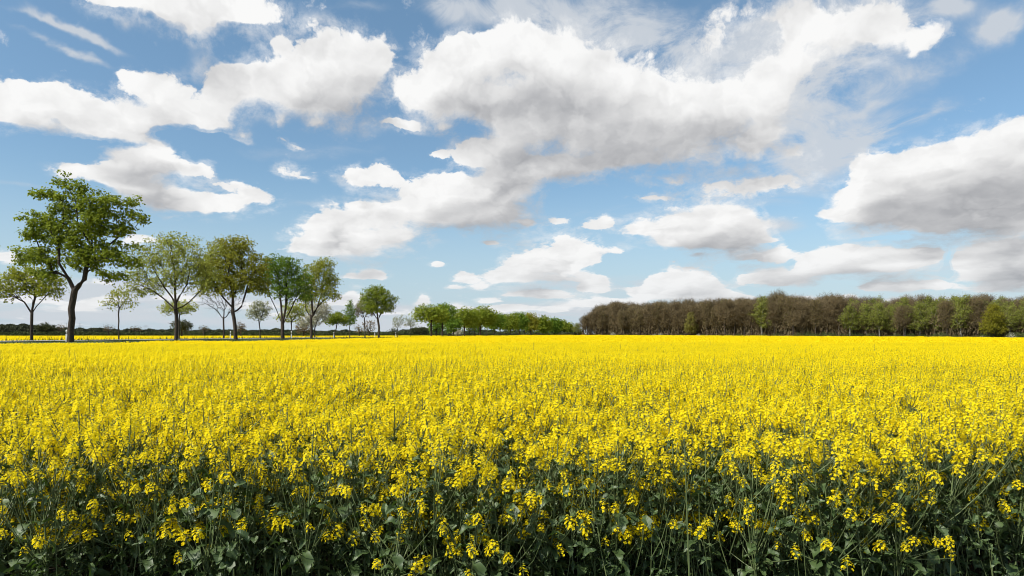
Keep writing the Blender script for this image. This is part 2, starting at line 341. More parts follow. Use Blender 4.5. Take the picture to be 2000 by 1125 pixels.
# ---------------------------------------------------------------- terrain
_EP = [-2500, 0, 600, 1000, 1130, 1560, 2000, 4500]
_EZ = [-.10, -.10, -.12, 0.0, -.12, -.42, -.72, -.9]
_DP = [-2500, -400, 0, 135, 344, 520, 620, 700, 760, 820, 1000, 1100, 1135, 1300, 1560, 2000, 2600, 4500]
_DD = [14, 34, 45, 50, 59, 69, 78, 93, 118, 148, 243, 352, 388, 352, 298, 233, 190, 150]
def pxof(X, Y): return 1000 + FPX * np.asarray(X, float) / np.maximum(np.asarray(Y, float), .5)
def field_end(X, Y): return np.interp(pxof(X, Y), _DP, _DD)
def gz(X, Y):
    X = np.asarray(X, float); Y = np.asarray(Y, float)
    e = np.interp(pxof(X, Y), _EP, _EZ); De = np.maximum(field_end(X, Y), 40)
    z = e * np.clip(Y / De, 0, 1) ** 1.5
    return z + .03 * np.sin(X * .11 + 1) * np.sin(Y * .07) * np.clip(Y / 30, 0, 1)
def at_px(px, Y): return (px - 1000) / FPX * Y

def build_ground():
    m, N, out = mat('field_soil')
    co = N.n('ShaderNodeTexCoord').outputs['Object']
    n1 = N.noise(co, .35, 6, .6); n2 = N.noise(co, 9.0, 6, .65)
    soil = N.mix(N.ss(n2, .3, .7), (.030, .022, .014, 1), (.075, .055, .036, 1))
    weed = N.mix(N.ss(n2, .35, .65), (.020, .035, .012, 1), (.050, .075, .025, 1))
    p = N.n('ShaderNodeBsdfPrincipled'); p.inputs['Roughness'].default_value = .95
    N.put(p.inputs['Base Color'], N.mix(N.ss(n1, .42, .6), soil, weed))
    b = N.n('ShaderNodeBump'); b.inputs['Strength'].default_value = .8; b.inputs['Distance'].default_value = .03
    N.put(b.inputs['Height'], n2); N.put(p.inputs['Normal'], b.outputs[0]); N.put(out.inputs[0], p.outputs[0])
    ys = np.concatenate([[-400, -60, -10, 0], np.geomspace(1.5, 4000, 90)])
    us = np.linspace(-1, 1, 121)
    X = us[None] * (12 + 1.6 * np.abs(ys))[:, None]; Y = np.repeat(ys[:, None], len(us), 1)
    Z = np.where(Y > 0.5, gz(X, Y), 0)
    V = np.stack([X, Y, Z], -1).reshape(-1, 3); w = len(us)
    i, j = np.meshgrid(np.arange(len(ys) - 1), np.arange(w - 1), indexing='ij'); a = (i * w + j).reshape(-1)
    mb = MB(); mb.add(V, np.stack([a, a + 1, a + w + 1, a + w], 1))
    tag(link('ground', mb.mesh('ground', [m], True)), kind='structure')
build_ground()

# ---------------------------------------------------------------- the road and its grassy bank
RT = np.array([.203, 1.0]) / math.hypot(.203, 1); RN = np.array([-RT[1], RT[0]])    # along, and towards the far side
R0 = np.array([-51.2, 0.0])                                                          # near row of trees crosses Y = 0 here
def road_z(Y): return np.interp(Y, [-100, 120, 190, 420], [1.10, 1.10, .55, .25])
def road_pt(s, off): return R0[None] + np.asarray(s)[:, None] * RT[None] + off * RN[None]
def row_point(px, off):
    """point on the line parallel to the road at offset off that is seen at photo column px"""
    x0 = R0[0] + off * RN[0] - (R0[1] + off * RN[1]) * RT[0] / RT[1]
    Y = x0 / ((px - 1000) / FPX - RT[0] / RT[1]); return at_px(px, Y), Y
def build_road():
    s = np.linspace(-60, 470, 107)
    asph = rough_mat('asphalt', (.20, .20, .20), (.27, .265, .26), 3.0, .85, .1)
    grass = rough_mat('bank_grass', (.035, .055, .016), (.075, .10, .03), 1.2, .95, .8)
    offs = [-7.0, -3.2, 2.4, 2.9, 8.6, 9.1, 13.0, 17.0]
    def strip(sel, dz, m, name):
        mb = MB(); cols = []
        for o, h in sel:
            p = road_pt(s, o); z = gz(p[:, 0], p[:, 1]); zz = z + (road_z(p[:, 1]) - z) * h + dz
            cols.append(np.stack([p[:, 0], p[:, 1], zz], 1))
        V = np.stack(cols, 1); w = len(sel)
        i, j = np.meshgrid(np.arange(len(s) - 1), np.arange(w - 1), indexing='ij'); a = (i * w + j).reshape(-1)
        mb.add(V.reshape(-1, 3), np.stack([a, a + 1, a + w + 1, a + w], 1)[:, ::-1])
        return tag(link(name, mb.mesh(name, [m], True)), kind='structure')
    strip([(-7.5, -.05), (-4.2, .72), (-2.5, .97), (2.7, .985), (9.0, .985), (13.0, .97), (16.0, .5), (19.5, -.05)], 0, grass, 'verge')
    strip([(2.9, 1), (5.7, 1), (8.6, 1)], .06, asph, 'road')
    white = rough_mat('road_paint', (.62, .62, .60), (.75, .75, .73), 5.0, .7)
    for o in (3.15, 8.35):
        strip([(o - .06, 1), (o + .06, 1)], .066, white, 'road_marking')
build_road()

# ---------------------------------------------------------------- rapeseed plants
def leaf_mesh(L, W, lobed, droop, seed):
    """a leaf folded along its midrib, with a wavy margin; lobed ones narrow to a stalk with a few side lobes"""
    r = np.random.default_rng(seed); n = 12
    t = np.linspace(0, 1, n)
    w = W * np.sin(np.pi * np.clip(t * .93 + .07, 0, 1)) ** .8 * (1.15 - .5 * t)
    if lobed: w = W * np.interp(t, [0, .12, .25, .37, .5, .62, .75, .88, 1], [.08, .34, .14, .46, .50, 1.0, .95, .70, .06])
    tw = r.normal(0, .5) * t
    y = L * (t - .22 * t ** 2); z = L * (.34 * t - droop * t ** 2)
    mid = np.stack([.06 * L * np.sin(3 * t + seed), y, z], 1)
    def side(sg):
        wob = .055 * L * np.sin(t * 11 + r.random() * 6) * np.clip(t * 3, 0, 1)
        wr = w * r.uniform(.68, 1.15, n)
        return mid + np.stack([sg * wr * np.cos(tw), r.normal(0, .025 * L, n), (.45 + sg * np.sin(tw)) * w + wob], 1)
    mb = MB(); V = np.concatenate([mid, side(1), side(-1)])
    F = [[i, n + i, n + i + 1, i + 1] for i in range(n - 1)] + [[i + 1, 2 * n + i + 1, 2 * n + i, i] for i in range(n - 1)]
    mb.add(V, F, 0, np.repeat([.2 + .6 * r.random(), .3 + .6 * r.random()], n - 1))
    return mb
def add_flowers(mb, P, nrm, size, seed, cheap=False, mi=0):
    """four petals (or two crossed blades) at each point"""
    r = np.random.default_rng(seed); k = len(P)
    a = unit(np.cross(nrm, r.normal(size=(k, 3)))); b = np.cross(nrm, a)
    sz = size * r.uniform(.8, 1.15, (k, 1))
    if cheap:
        q = np.stack([P - a * sz, P - b * sz * .9 + nrm * sz * .25, P + a * sz, P + b * sz * .9 + nrm * sz * .25], 1)
        mb.quads(q, mi, r.random(k)); return
    for d, e in ((a, b), (-a, -b), (b, -a), (-b, a)):
        q = np.stack([P, P + (d * .75 + e * .5) * sz + nrm * sz * .22, P + d * sz * 1.08 + nrm * sz * .12, P + (d * .75 - e * .5) * sz + nrm * sz * .22], 1)
        mb.quads(q, mi, r.random(k))
def flower_head(seed, nfl=24, wid=.042, tall=.07, cheap=False, mi=(0, 1, 2), mb=None, at=(0, 0, 0), size=.0105):
    """a raceme: axis, open flowers on stalks round it, a knot of buds on top; base at the origin"""
    r = np.random.default_rng(seed); mb = mb or MB(); at = np.asarray(at, float)
    k = np.arange(nfl); t = (k + r.random(nfl)) / nfl
    th = k * 2.39996 + r.normal(0, .3, nfl)
    rad = wid * (1.0 - .55 * t ** 2.2) * r.uniform(.55, 1.1, nfl)
    z = tall * (t * .95 + .02) + r.normal(0, .004, nfl)
    P = np.stack([rad * np.cos(th), rad * np.sin(th), z], 1)
    n = unit(np.stack([np.cos(th) * (1.1 - .7 * t), np.sin(th) * (1.1 - .7 * t), .45 + .9 * t], 1) + r.normal(0, .25, (nfl, 3)))
    add_flowers(mb, P + at, n, size, seed + 1, cheap, mi[0])
    if not cheap:
        ax = np.stack([np.zeros(nfl), np.zeros(nfl), z * .92 - .018], 1); sd = unit(np.cross(P - ax, [0, 0, 1.])) * .0009
        mb.tris(np.stack([ax - sd, ax + sd, P], 1) + at, mi[2], .7)
        mb.tube(at + np.array([[0, 0, -.02], [0, 0, tall * .5], [0, 0, tall]]), [.0022, .0018, .001], 3, mi[2], .6)
        kb = 9; bth = r.random(kb) * 6.28; br = .009 * np.sqrt(r.random(kb))
        B = np.stack([br * np.cos(bth), br * np.sin(bth), tall + r.uniform(-.006, .012, kb)], 1) + at
        add_flowers(mb, B, unit(r.normal(size=(kb, 3))), .0045, seed + 2, True, mi[1])
    return mb
HEAD_KINDS = [flower_head(11, 32, .036, .060, size=.0086), flower_head(12, 25, .031, .080, size=.0084), flower_head(13, 38, .040, .055, size=.0088), flower_head(14, 15, .028, .065, size=.0082), flower_head(15, 42, .037, .10, size=.0086), flower_head(16, 10, .022, .045, size=.0084)]
LEAF_KINDS = [leaf_mesh(.17, .036, True, .75, 1), leaf_mesh(.14, .030, True, .55, 2), leaf_mesh(.13, .024, False, .65, 3), leaf_mesh(.11, .019, False, .45, 4), leaf_mesh(.08, .014, False, .5, 5)]
HEAD_ME = [h.mesh('flower_head', [M_PETAL, M_BUD, M_RSTEM]) for h in HEAD_KINDS]
LEAF_ME = [l.mesh('leaf', [M_RLEAF], True) for l in LEAF_KINDS]

def plan_plant(seed, low=False):
    """stem mesh builder plus placements [(kind, index, location, euler, scale)] for one rapeseed plant"""
    r = np.random.default_rng(seed); H = r.uniform(1.02, 1.16); mb = MB(); parts = []
    t = np.linspace(0, 1, 8); lean = r.normal(0, .06, 2)
    main = np.stack([lean[0] * t ** 1.5 + .008 * np.sin(5 * t + seed), lean[1] * t ** 1.5, H * t], 1)
    mb.tube(main, np.linspace(.0085, .003, 8), 5, 0, .5)
    def on(z): 
        f = z / H; return np.array([np.interp(f, t, main[:, q]) for q in range(3)])
    parts.append(('head', int(r.choice([0, 2, 4])), main[-1], (lean[1] * -1, lean[0], r.random() * 6), r.uniform(.95, 1.2)))
    az = r.random() * 6.28
    for k in range(22 if low else int(r.integers(14, 18))):
        z0 = H * r.uniform(.42, .88); az += 2.4 + r.normal(0, .4)
        top = z0 + (H - z0) * r.uniform(.62, 1.02); reach = (top - z0) * r.uniform(.35, .75) + .05
        if k < (15 if low else 4): z0, top, reach = H * r.uniform(.26, .46), H * (.40 + .50 * r.random() ** .85), r.uniform(.12, .32) if low else r.uniform(.10, .24)
        p0 = on(z0); d = np.array([math.cos(az), math.sin(az), 0.])
        p1 = p0 + d * reach * .65 + np.array([0, 0, (top - z0) * .45]); p2 = p0 + d * reach + np.array([0, 0, top - z0])
        s = np.linspace(0, 1, 5)[:, None]; b = (1 - s) ** 2 * p0 + 2 * s * (1 - s) * p1 + s ** 2 * p2
        mb.tube(b, np.linspace(.0042, .0022, 5), 3, 0, .55)
        parts.append(('head', int(r.integers(0, 6)) if k > (14 if low else 3) else int(r.choice([3, 1, 0, 2])), p2, (d[1] * -.35, d[0] * .35, r.random() * 6), r.uniform(.75, 1.1)))
        parts.append(('leaf', int(r.choice([2, 3, 4])), p0, (r.normal(0, .15), r.normal(0, .2), az - math.pi / 2 + r.normal(0, .2)), r.uniform(.8, 1.2)))
    for k in range(13):
        z = H * (.14 + .050 * k) * r.uniform(.88, 1.12); az += 2.4 + r.normal(0, .3)
        parts.append(('leaf', int(r.choice([0, 1])) if z < .62 * H else 2, on(z), (r.normal(.15, .2), r.normal(0, .25), az - math.pi / 2), r.uniform(.75, 1.25)))
    return mb, parts
PLANTS = [plan_plant(100 + k) for k in range(9)] + [plan_plant(140 + k, True) for k in range(5)]

def add_copy(dst, src, loc, rot, s, mmap):
    Mx = np.array(Euler(rot).to_matrix()) * s
    V = np.concatenate(src.V) @ Mx.T + np.asarray(loc)
    dst.V.append(V); off = dst.n
    dst.F.extend([[i + off for i in f] for f in src.F]); dst.M.extend([mmap[m] for m in src.M]); dst.T.extend(src.T); dst.n += len(V)
RAPE_MATS = [M_PETAL, M_BUD, M_RSTEM, M_RLEAF]
def joined_plant(k):
    mb, parts = PLANTS[k]; o = MB(); add_copy(o, mb, (0, 0, 0), (0, 0, 0), 1, {0: 2})
    for kind, i, loc, rot, s in parts:
        if kind == 'head': add_copy(o, HEAD_KINDS[i], loc, rot, s, {0: 0, 1: 1, 2: 2})
        else: add_copy(o, LEAF_KINDS[i], loc, rot, s, {0: 3})
    return o
def mid_clump(seed):
    """the flowering tops of half a dozen plants and the leaves under them"""
    r = np.random.default_rng(seed); o = MB()
    for k in range(34):
        x, y = r.normal(0, .25, 2); z = 1.12 - abs(r.normal(0, .13)); 
        flower_head(seed * 50 + k, 20, .044, .085, True, mb=o, at=(x, y, z), size=.0118)
        o.tube(np.array([[x * .7, y * .7, z - .5], [x, y, z + .05]]), [.004, .002], 3, 2, .4)
    for k in range(26):
        x, y = r.normal(0, .26, 2)
        add_copy(o, LEAF_KINDS[int(r.integers(0, 4))], (x, y, r.uniform(.3, .80)), (r.normal(0, .3), r.normal(0, .3), r.random() * 6.28), 1.1, {0: 3})
    return o
def tangle(seed):
    """side shoots, leaves and leaf stalks that close the space between the stems"""
    r = np.random.default_rng(seed); o = MB()
    for k in range(34):
        x, y = r.normal(0, .13, 2); z = r.uniform(.05, .88)
        add_copy(o, LEAF_KINDS[int(r.choice([0, 1, 2, 2, 3, 3, 4]))], (x, y, z), (r.normal(0, .45), r.normal(0, .45), r.random() * 6.28), r.uniform(.6, 1.05), {0: 3})
    for k in range(10):
        x, y = r.normal(0, .12, 2); d = r.normal(0, .09, 2); z = r.uniform(.1, .6)
        o.tube(np.array([[x, y, z], [x + d[0] * .6, y + d[1] * .6, z + .16], [x + d[0], y + d[1], z + .36]]), [.0032, .0026, .0016], 3, 2, r.random())
    return o
def bolt(seed):
    """a stalk that has outgrown the rest: pods below, few flowers on top"""
    r = np.random.default_rng(seed); o = MB(); H = 1.24 + .12 * r.random()
    p = np.stack([np.linspace(0, r.normal(0, .07), 6), np.linspace(0, r.normal(0, .07), 6), np.linspace(.3, H, 6)], 1)
    o.tube(p, np.linspace(.007, .0025, 6), 4, 2, .35)
    for k in range(12):
        z = H - .05 - .022 * k; az = 2.4 * k; q = np.array([np.interp(z, p[:, 2], p[:, i]) for i in range(3)])
        o.tube(np.array([q, q + [.03 * math.cos(az), .03 * math.sin(az), .035]]), [.0013, .0018], 3, 2, .4)
    flower_head(seed, 7, .022, .03, False, mb=o, at=p[-1])
    return o
def far_patch(seed, size, heads, fl):
    r = np.random.default_rng(seed); o = MB()
    P = np.stack([r.uniform(-size, size, heads), r.uniform(-size, size, heads), 1.12 - np.abs(r.normal(0, .13, heads))], 1)
    Q = np.repeat(P, fl, 0) + r.normal(0, .035, (heads * fl, 3))
    n = unit(np.stack([r.normal(0, .6, len(Q)), r.normal(0, .6, len(Q)), np.full(len(Q), .8)], 1))
    add_flowers(o, Q, n, .034, seed, True, 0)
    k = heads // 2; B = np.stack([r.uniform(-size, size, k), r.uniform(-size, size, k), r.uniform(.45, .92, k)], 1)
    add_flowers(o, B, unit(r.normal(0, .6, (k, 3)) + [0, 0, .7]), .09, seed + 5, True, 3)
    return o
def wide_patch(seed):
    r = np.random.default_rng(seed); o = MB(); k = 1300
    P = np.stack([r.uniform(-1.7, 1.7, k), r.uniform(-1.7, 1.7, k), 1.12 - np.abs(r.normal(0, .13, k))], 1)
    add_flowers(o, P, unit(np.stack([r.normal(0, .6, k), r.normal(0, .6, k), np.full(k, .8)], 1)), .075, seed, True, 0)
    k = 160; B = np.stack([r.uniform(-1.7, 1.7, k), r.uniform(-1.7, 1.7, k), r.uniform(.45, .85, k)], 1)
    add_flowers(o, B, unit(r.normal(0, .6, (k, 3)) + [0, 0, .7]), .16, seed + 5, True, 3)
    return o
KINDS_RAPE = [joined_plant(k) for k in range(9)] + [mid_clump(k + 3) for k in range(5)] + [bolt(k + 40) for k in range(3)] + \
             [far_patch(k + 60, .55, 120, 7) for k in range(4)] + [wide_patch(k + 80) for k in range(3)] + [tangle(k + 90) for k in range(5)]
K_NEAR, K_MID, K_BOLT, K_FAR, K_WIDE, K_TANGLE = (0, 9), (9, 14), (14, 17), (17, 21), (21, 24), (24, 29)

def source_collection(name, builders, mats):
    c = bpy.data.collections.new(name)
    for k, b in enumerate(builders):
        c.objects.link(bpy.data.objects.new(f'{name}_{k:02d}', b.mesh(f'{name}_{k:02d}', mats)))
    return c
def scatter(name, src, pts, idx, rz, scl, tilt=None):
    """one object of many instances: a point mesh with attributes, drawn by geometry nodes"""
    k = len(pts); me = bpy.data.meshes.new(name); me.from_pydata(np.asarray(pts, float).tolist(), [], [])
    a = me.attributes.new('kind_index', 'INT', 'POINT'); a.data.foreach_set('value', np.asarray(idx, np.int32))
    rot = np.zeros((k, 3), np.float32); rot[:, 2] = rz
    if tilt is not None: rot[:, :2] = tilt
    a = me.attributes.new('turn', 'FLOAT_VECTOR', 'POINT'); a.data.foreach_set('vector', rot.reshape(-1))
    s = np.asarray(scl, np.float32); s = np.repeat(s[:, None], 3, 1) if s.ndim == 1 else s
    a = me.attributes.new('size', 'FLOAT_VECTOR', 'POINT'); a.data.foreach_set('vector', s.reshape(-1))
    o = link(name, me); g = bpy.data.node_groups.new(name, 'GeometryNodeTree')
    g.interface.new_socket('Geometry', in_out='INPUT', socket_type='NodeSocketGeometry')
    g.interface.new_socket('Geometry', in_out='OUTPUT', socket_type='NodeSocketGeometry')
    n = g.nodes.new; gi, go, ci, ip = n('NodeGroupInput'), n('NodeGroupOutput'), n('GeometryNodeCollectionInfo'), n('GeometryNodeInstanceOnPoints')
    ci.inputs['Collection'].default_value = src; ci.inputs['Separate Children'].default_value = True; ci.inputs['Reset Children'].default_value = True
    def at(nm, ty):
        q = n('GeometryNodeInputNamedAttribute'); q.data_type = ty; q.inputs['Name'].default_value = nm; return q.outputs['Attribute']
    L = g.links.new
    L(gi.outputs[0], ip.inputs['Points']); L(ci.outputs[0], ip.inputs['Instance']); ip.inputs['Pick Instance'].default_value = True
    L(at('kind_index', 'INT'), ip.inputs['Instance Index']); L(at('turn', 'FLOAT_VECTOR'), ip.inputs['Rotation']); L(at('size', 'FLOAT_VECTOR'), ip.inputs['Scale'])
    L(ip.outputs[0], go.inputs[0])
    md = o.modifiers.new('scatter', 'NODES'); md.node_group = g
    return o
SRC_RAPE = source_collection('rapeseed', KINDS_RAPE, RAPE_MATS)

def front_edge(X): return 4.05 + .10 * np.sin(X * 2.3) + .08 * np.sin(X * 5.1 + 1) + .30 * np.clip((X - 2.6) / .8, 0, 1.2) + .25 * np.clip((-X - 2.6) / .5, 0, 1)
def jitter_grid(y0, y1, step, half):
    """jittered grid over the strip y0..y1 with half width half(y)"""
    out = []; y = y0
    while y < y1:
        w = half(y); x = np.arange(-w, w, step); out.append(np.stack([x, np.full(len(x), y)], 1)); y += step
    p = np.concatenate(out); return p + rng.uniform(-.5, .5, p.shape) * step
def build_crop():
    near = jitter_grid(3.7, 13.5, .252, lambda y: .80 * y + 2.5)
    near = near[near[:, 1] > front_edge(near[:, 0])]
    order = np.argsort(near[:, 1] + 2.0 * (np.abs(near[:, 0]) > .77 * near[:, 1] + .15)); near = near[order]
    ki = rng.integers(*K_NEAR, len(near)); rz = rng.random(len(near)) * 6.28; sc = rng.uniform(.90, 1.12, len(near))
    # the plants of the front rows, one by one
    protos = {}
    bushy = (near[:, 1] < front_edge(near[:, 0]) + .75) & (rng.random(len(near)) < np.where(near[:, 0] > 2.0, .40, .92)); ki[bushy] = rng.integers(9, 14, bushy.sum()); ki[300:] = np.where(ki[300:] > 8, ki[300:] - 8, ki[300:])
    for n in range(300):
        k = int(ki[n]); x, y = near[n]; loc = (x, y, float(gz(x, y)))
        if k not in protos:
            root = tag(link('rapeseed_plant', None), 'flowering rapeseed plant in the front rows, yellow heads above dark green leaves', 'plant', 'rapeseed plants in the front rows of the field')
            root.empty_display_size = .1
            mb, parts = PLANTS[k]; link('stem', mb.mesh('stem', [M_RSTEM], True), root)
            for kind, i, l, ro, s in parts:
                o = link('flower_head' if kind == 'head' else 'leaf', (HEAD_ME if kind == 'head' else LEAF_ME)[i], root)
                o.location = l; o.rotation_euler = ro; o.scale = (s, s, s)
            protos[k] = root
            root.location = loc; root.rotation_euler = (0, 0, rz[n]); root.scale = (sc[n],) * 3
        else: copy_tree(protos[k], loc, rz[n], sc[n])
    P = [near[300:]]; I = [ki[300:]]; S = [sc[300:]]
    tg = jitter_grid(3.8, 8.5, .19, lambda y: .80 * y + 2); tg = tg[tg[:, 1] > front_edge(tg[:, 0]) + .14]
    P.append(tg); I.append(rng.integers(*K_TANGLE, len(tg))); S.append(rng.uniform(.8, 1.12, len(tg)))
    mid = jitter_grid(13.0, 46, .46, lambda y: .80 * y + 3)
    P.append(mid); I.append(rng.integers(*K_MID, len(mid))); S.append(rng.uniform(.88, 1.10, len(mid)))
    b = jitter_grid(4.6, 34, 1.7, lambda y: .8 * y + 2); b = b[rng.random(len(b)) < .4]
    P.append(b); I.append(rng.integers(*K_BOLT, len(b))); S.append(rng.uniform(.86, 1.06, len(b)))
    far = jitter_grid(45, 125, 1.0, lambda y: .80 * y + 3); P.append(far); I.append(rng.integers(*K_FAR, len(far))); S.append(rng.uniform(.92, 1.10, len(far)))
    wide = jitter_grid(123, 395, 3.1, lambda y: .80 * y + 3); P.append(wide); I.append(rng.integers(*K_WIDE, len(wide))); S.append(rng.uniform(.95, 1.08, len(wide)))
    P = np.concatenate(P); I = np.concatenate(I); S = np.concatenate(S)
    ok = P[:, 1] < field_end(P[:, 0], P[:, 1]) - .5; P, I, S = P[ok], I[ok], S[ok]
    S = S * (1 + .05 * np.sin(P[:, 0] * .35 + 2 * np.sin(P[:, 1] * .13)) * np.sin(P[:, 1] * .21))
    pts = np.column_stack([P, gz(P[:, 0], P[:, 1])])
    o = scatter('rapeseed_crop', SRC_RAPE, pts, I, rng.random(len(P)) * 6.28, S, rng.normal(0, .04, (len(P), 2)))
    tag(o, 'dense yellow rapeseed crop filling the field behind the front rows', 'crop', kind='stuff')
    # the field on the other side of the road
    q = []; y = 62.0
    while y < 285:
        x = np.arange(-.9 * y - 20, -.1 * y, 2.6); q.append(np.stack([x, np.full(len(x), y)], 1)); y += 2.6
    q = np.concatenate(q) + rng.uniform(-1, 1, (sum(map(len, q)), 2))
    off = (q - R0) @ RN; q = q[(off > 21) ]
    o = scatter('far_rapeseed_crop', SRC_RAPE, np.column_stack([q, gz(q[:, 0], q[:, 1])]), rng.integers(*K_WIDE, len(q)), rng.random(len(q)) * 6.28, rng.uniform(.9, 1.02, len(q)))
    tag(o, 'strip of yellow rapeseed beyond the road in front of the dark distant wood', 'crop', kind='stuff')
    print('near', len(near), 'mid', len(mid), 'far', len(far), 'wide', len(wide), 'across', len(q))
build_crop()

# ---------------------------------------------------------------- trees
def leaf_quads(r, P, N_, size):
    k = len(P); a = unit(np.cross(N_, r.normal(size=(k, 3)))); b = np.cross(N_, a)
    s = size * r.uniform(.65, 1.25, (k, 1)); fold = N_ * s * r.uniform(.05, .35, (k, 1))
    return np.stack([P - a * s, P - b * s * .62 + fold, P + a * s, P + b * s * .62 + fold], 1)

def grow(seed, att, trunk, r0, tip=.012, pl=.35, sides=(7, 5, 3), jit=.05, droop=0.0, minr=.0, limbs=()):
    """greedy branching skeleton from a trunk polyline to the attractor points; returns the builder of the wood and the twig directions"""
    r = np.random.default_rng(seed)
    nodes = [np.asarray(p, float) for p in trunk]; par = [-1] + list(range(len(trunk) - 1)); plen = [0.0] * len(trunk)
    dirs = [unit(np.asarray(trunk[min(i + 1, len(trunk) - 1)], float) - np.asarray(trunk[max(i - 1, 0)], float)) for i in range(len(trunk))]
    first = max(1, int(len(trunk) * .55)); fork = np.asarray(trunk[-1], float)
    free = [0] * first + [1] * (len(trunk) - first)
    order = np.argsort(np.linalg.norm(att - fork, axis=1)); chains = [list(range(len(trunk)))]; tipdir = np.zeros_like(att)
    for lb in limbs:
        lb = np.asarray(lb, float); j = int(np.argmin(np.linalg.norm(np.array(nodes) - lb[0], axis=1))); ch = [j]; prev = j
        for q in lb[1:]:
            nodes.append(q); par.append(prev); dirs.append(unit(q - nodes[prev])); plen.append(plen[prev] + np.linalg.norm(q - nodes[prev])); free.append(1)
            prev = len(nodes) - 1; ch.append(prev)
        chains.append(ch)
    for ai in order:
        p = att[ai]; A = np.array(nodes); D = p - A; dist = np.linalg.norm(D, axis=1)
        back = 1 - np.einsum('ij,ij->i', D, np.array(dirs)) / (dist + 1e-6)
        cost = dist * (1 + .45 * back) + pl * np.array(plen) + 1e3 * (np.array(free) == 0)
        j = int(np.argmin(cost)); d = dist[j]
        n = max(2, int(d / .55) + 1); p0 = A[j]; p1 = p0 + dirs[j] * d * .38 + np.array([0, 0, d * (.06 - droop)])
        s = np.linspace(0, 1, n + 1)[1:, None]; B = (1 - s) ** 2 * p0 + 2 * s * (1 - s) * p1 + s ** 2 * p
        B[:-1] += r.normal(0, jit * min(d, 1.5), (n - 1, 3)) if n > 1 else 0
        ch = [j]; prev = j
        for q in B:
            nodes.append(q); par.append(prev); dirs.append(unit(q - nodes[prev])); plen.append(plen[prev] + np.linalg.norm(q - nodes[prev])); free.append(1)
            prev = len(nodes) - 1; ch.append(prev)
        tipdir[ai] = dirs[-1]; chains.append(ch)
    m = len(nodes); e = 2.35; acc = np.zeros(m); child = np.zeros(m)
    for i in range(m - 1, -1, -1):
        if acc[i] == 0: acc[i] = tip ** e
        if par[i] >= 0: acc[par[i]] += acc[i]
    rad = acc ** (1 / e); k = math.log(r0 / tip) / math.log(max(rad[0] / tip, 1.01)); rad = tip * (rad / tip) ** k
    nodes = np.array(nodes); mb = MB()
    # root flare
    nt = len(trunk); rad[:nt] = np.maximum(rad[:nt], 0); rad[0] *= 1.22
    for ch in chains:
        R_ = rad[ch].copy()
        if ch[0] != 0 or len(ch) < nt: R_[0] = min(R_[0], R_[1] * 1.15)
        if R_.max() < minr: continue
        sd = sides[0] if R_.max() > .09 else sides[1] if R_.max() > .035 else sides[2]
        mb.tube(nodes[ch], R_, sd, 0, r.random())
    return mb, tipdir, nodes

def lobes_points(r, lobes, count, hollow=.45, gap=0.0):
    """points inside ellipsoid lobes (x, z, rx, rz, depth): denser towards the outside"""
    vol = np.array([l[2] * l[3] for l in lobes]); pick = r.choice(len(lobes), count, p=vol / vol.sum()); out = []
    for i in pick:
        x, z, rx, rz, dp = lobes[i]; v = unit(r.normal(size=3)); q = (hollow + (1.08 - hollow) * r.random()) if r.random() < .8 else r.random()
        out.append([x + v[0] * rx * q, v[1] * dp * q, z + v[2] * rz * q])
    out = np.array(out); k = max(1, len(out) // 16); c = out.mean(0); out[:k] += unit(out[:k] - c) * r.uniform(.1, .5, (k, 1)); return out
def thin(P, dmin):
    keep = []
    for p in P:
        if not keep or np.min(np.linalg.norm(np.array(keep) - p, axis=1)) > dmin: keep.append(p)
    return np.array(keep)
def foliage(r, att, n, spread, size, center, up=.55, out=.5, flat=.7, clump_tone=True):
    k = len(att); cnt = r.poisson(n, k); idx = np.repeat(np.arange(k), cnt)
    off = r.normal(0, 1, (len(idx), 3)); off *= spread * np.array([1, 1, flat])
    P = att[idx] + off; nr = unit(unit(off) * out + np.array([0, 0, up]) + r.normal(0, .45, (len(idx), 3)))
    tone = np.clip(r.random(k)[idx] * .5 + r.random(len(idx)) * .5, 0, 1)
    mb = MB(); mb.quads(leaf_quads(r, P, nr, size), 0, tone); return mb

GREEN = leafy('maple_leaf', (0.125, 0.172, 0.013), (0.265, 0.315, 0.03), .38, .6, .12)
FRESH = leafy('fresh_green_leaf', (0.088, 0.165, 0.015), (0.175, 0.26, 0.03), .38, .6, .12)
LIME = leafy('pale_lime_leaf', (0.25, 0.28, 0.044), (0.4, 0.42, 0.09), .40, .6, .12)
YELLOWGREEN = leafy('yellow_green_leaf', (0.215, 0.245, 0.023), (0.36, 0.37, 0.046), .40, .6, .12)
OLIVE = leafy('olive_bronze_leaf', (.20, .205, .020), (.335, .33, .040), .38, .6, .12)
BRONZE = leafy('bronze_leaf', (0.14, 0.105, 0.055), (0.21, 0.165, 0.09), .3, .6, .12)
CREAM = leafy('cream_blossom', (.34, .33, .22), (.55, .52, .40), .3, .7, .1)
PALE = leafy('pale_grey_green_leaf', (0.22, 0.24, 0.13), (0.36, 0.37, 0.23), .35, .6, .15)
TREES = []
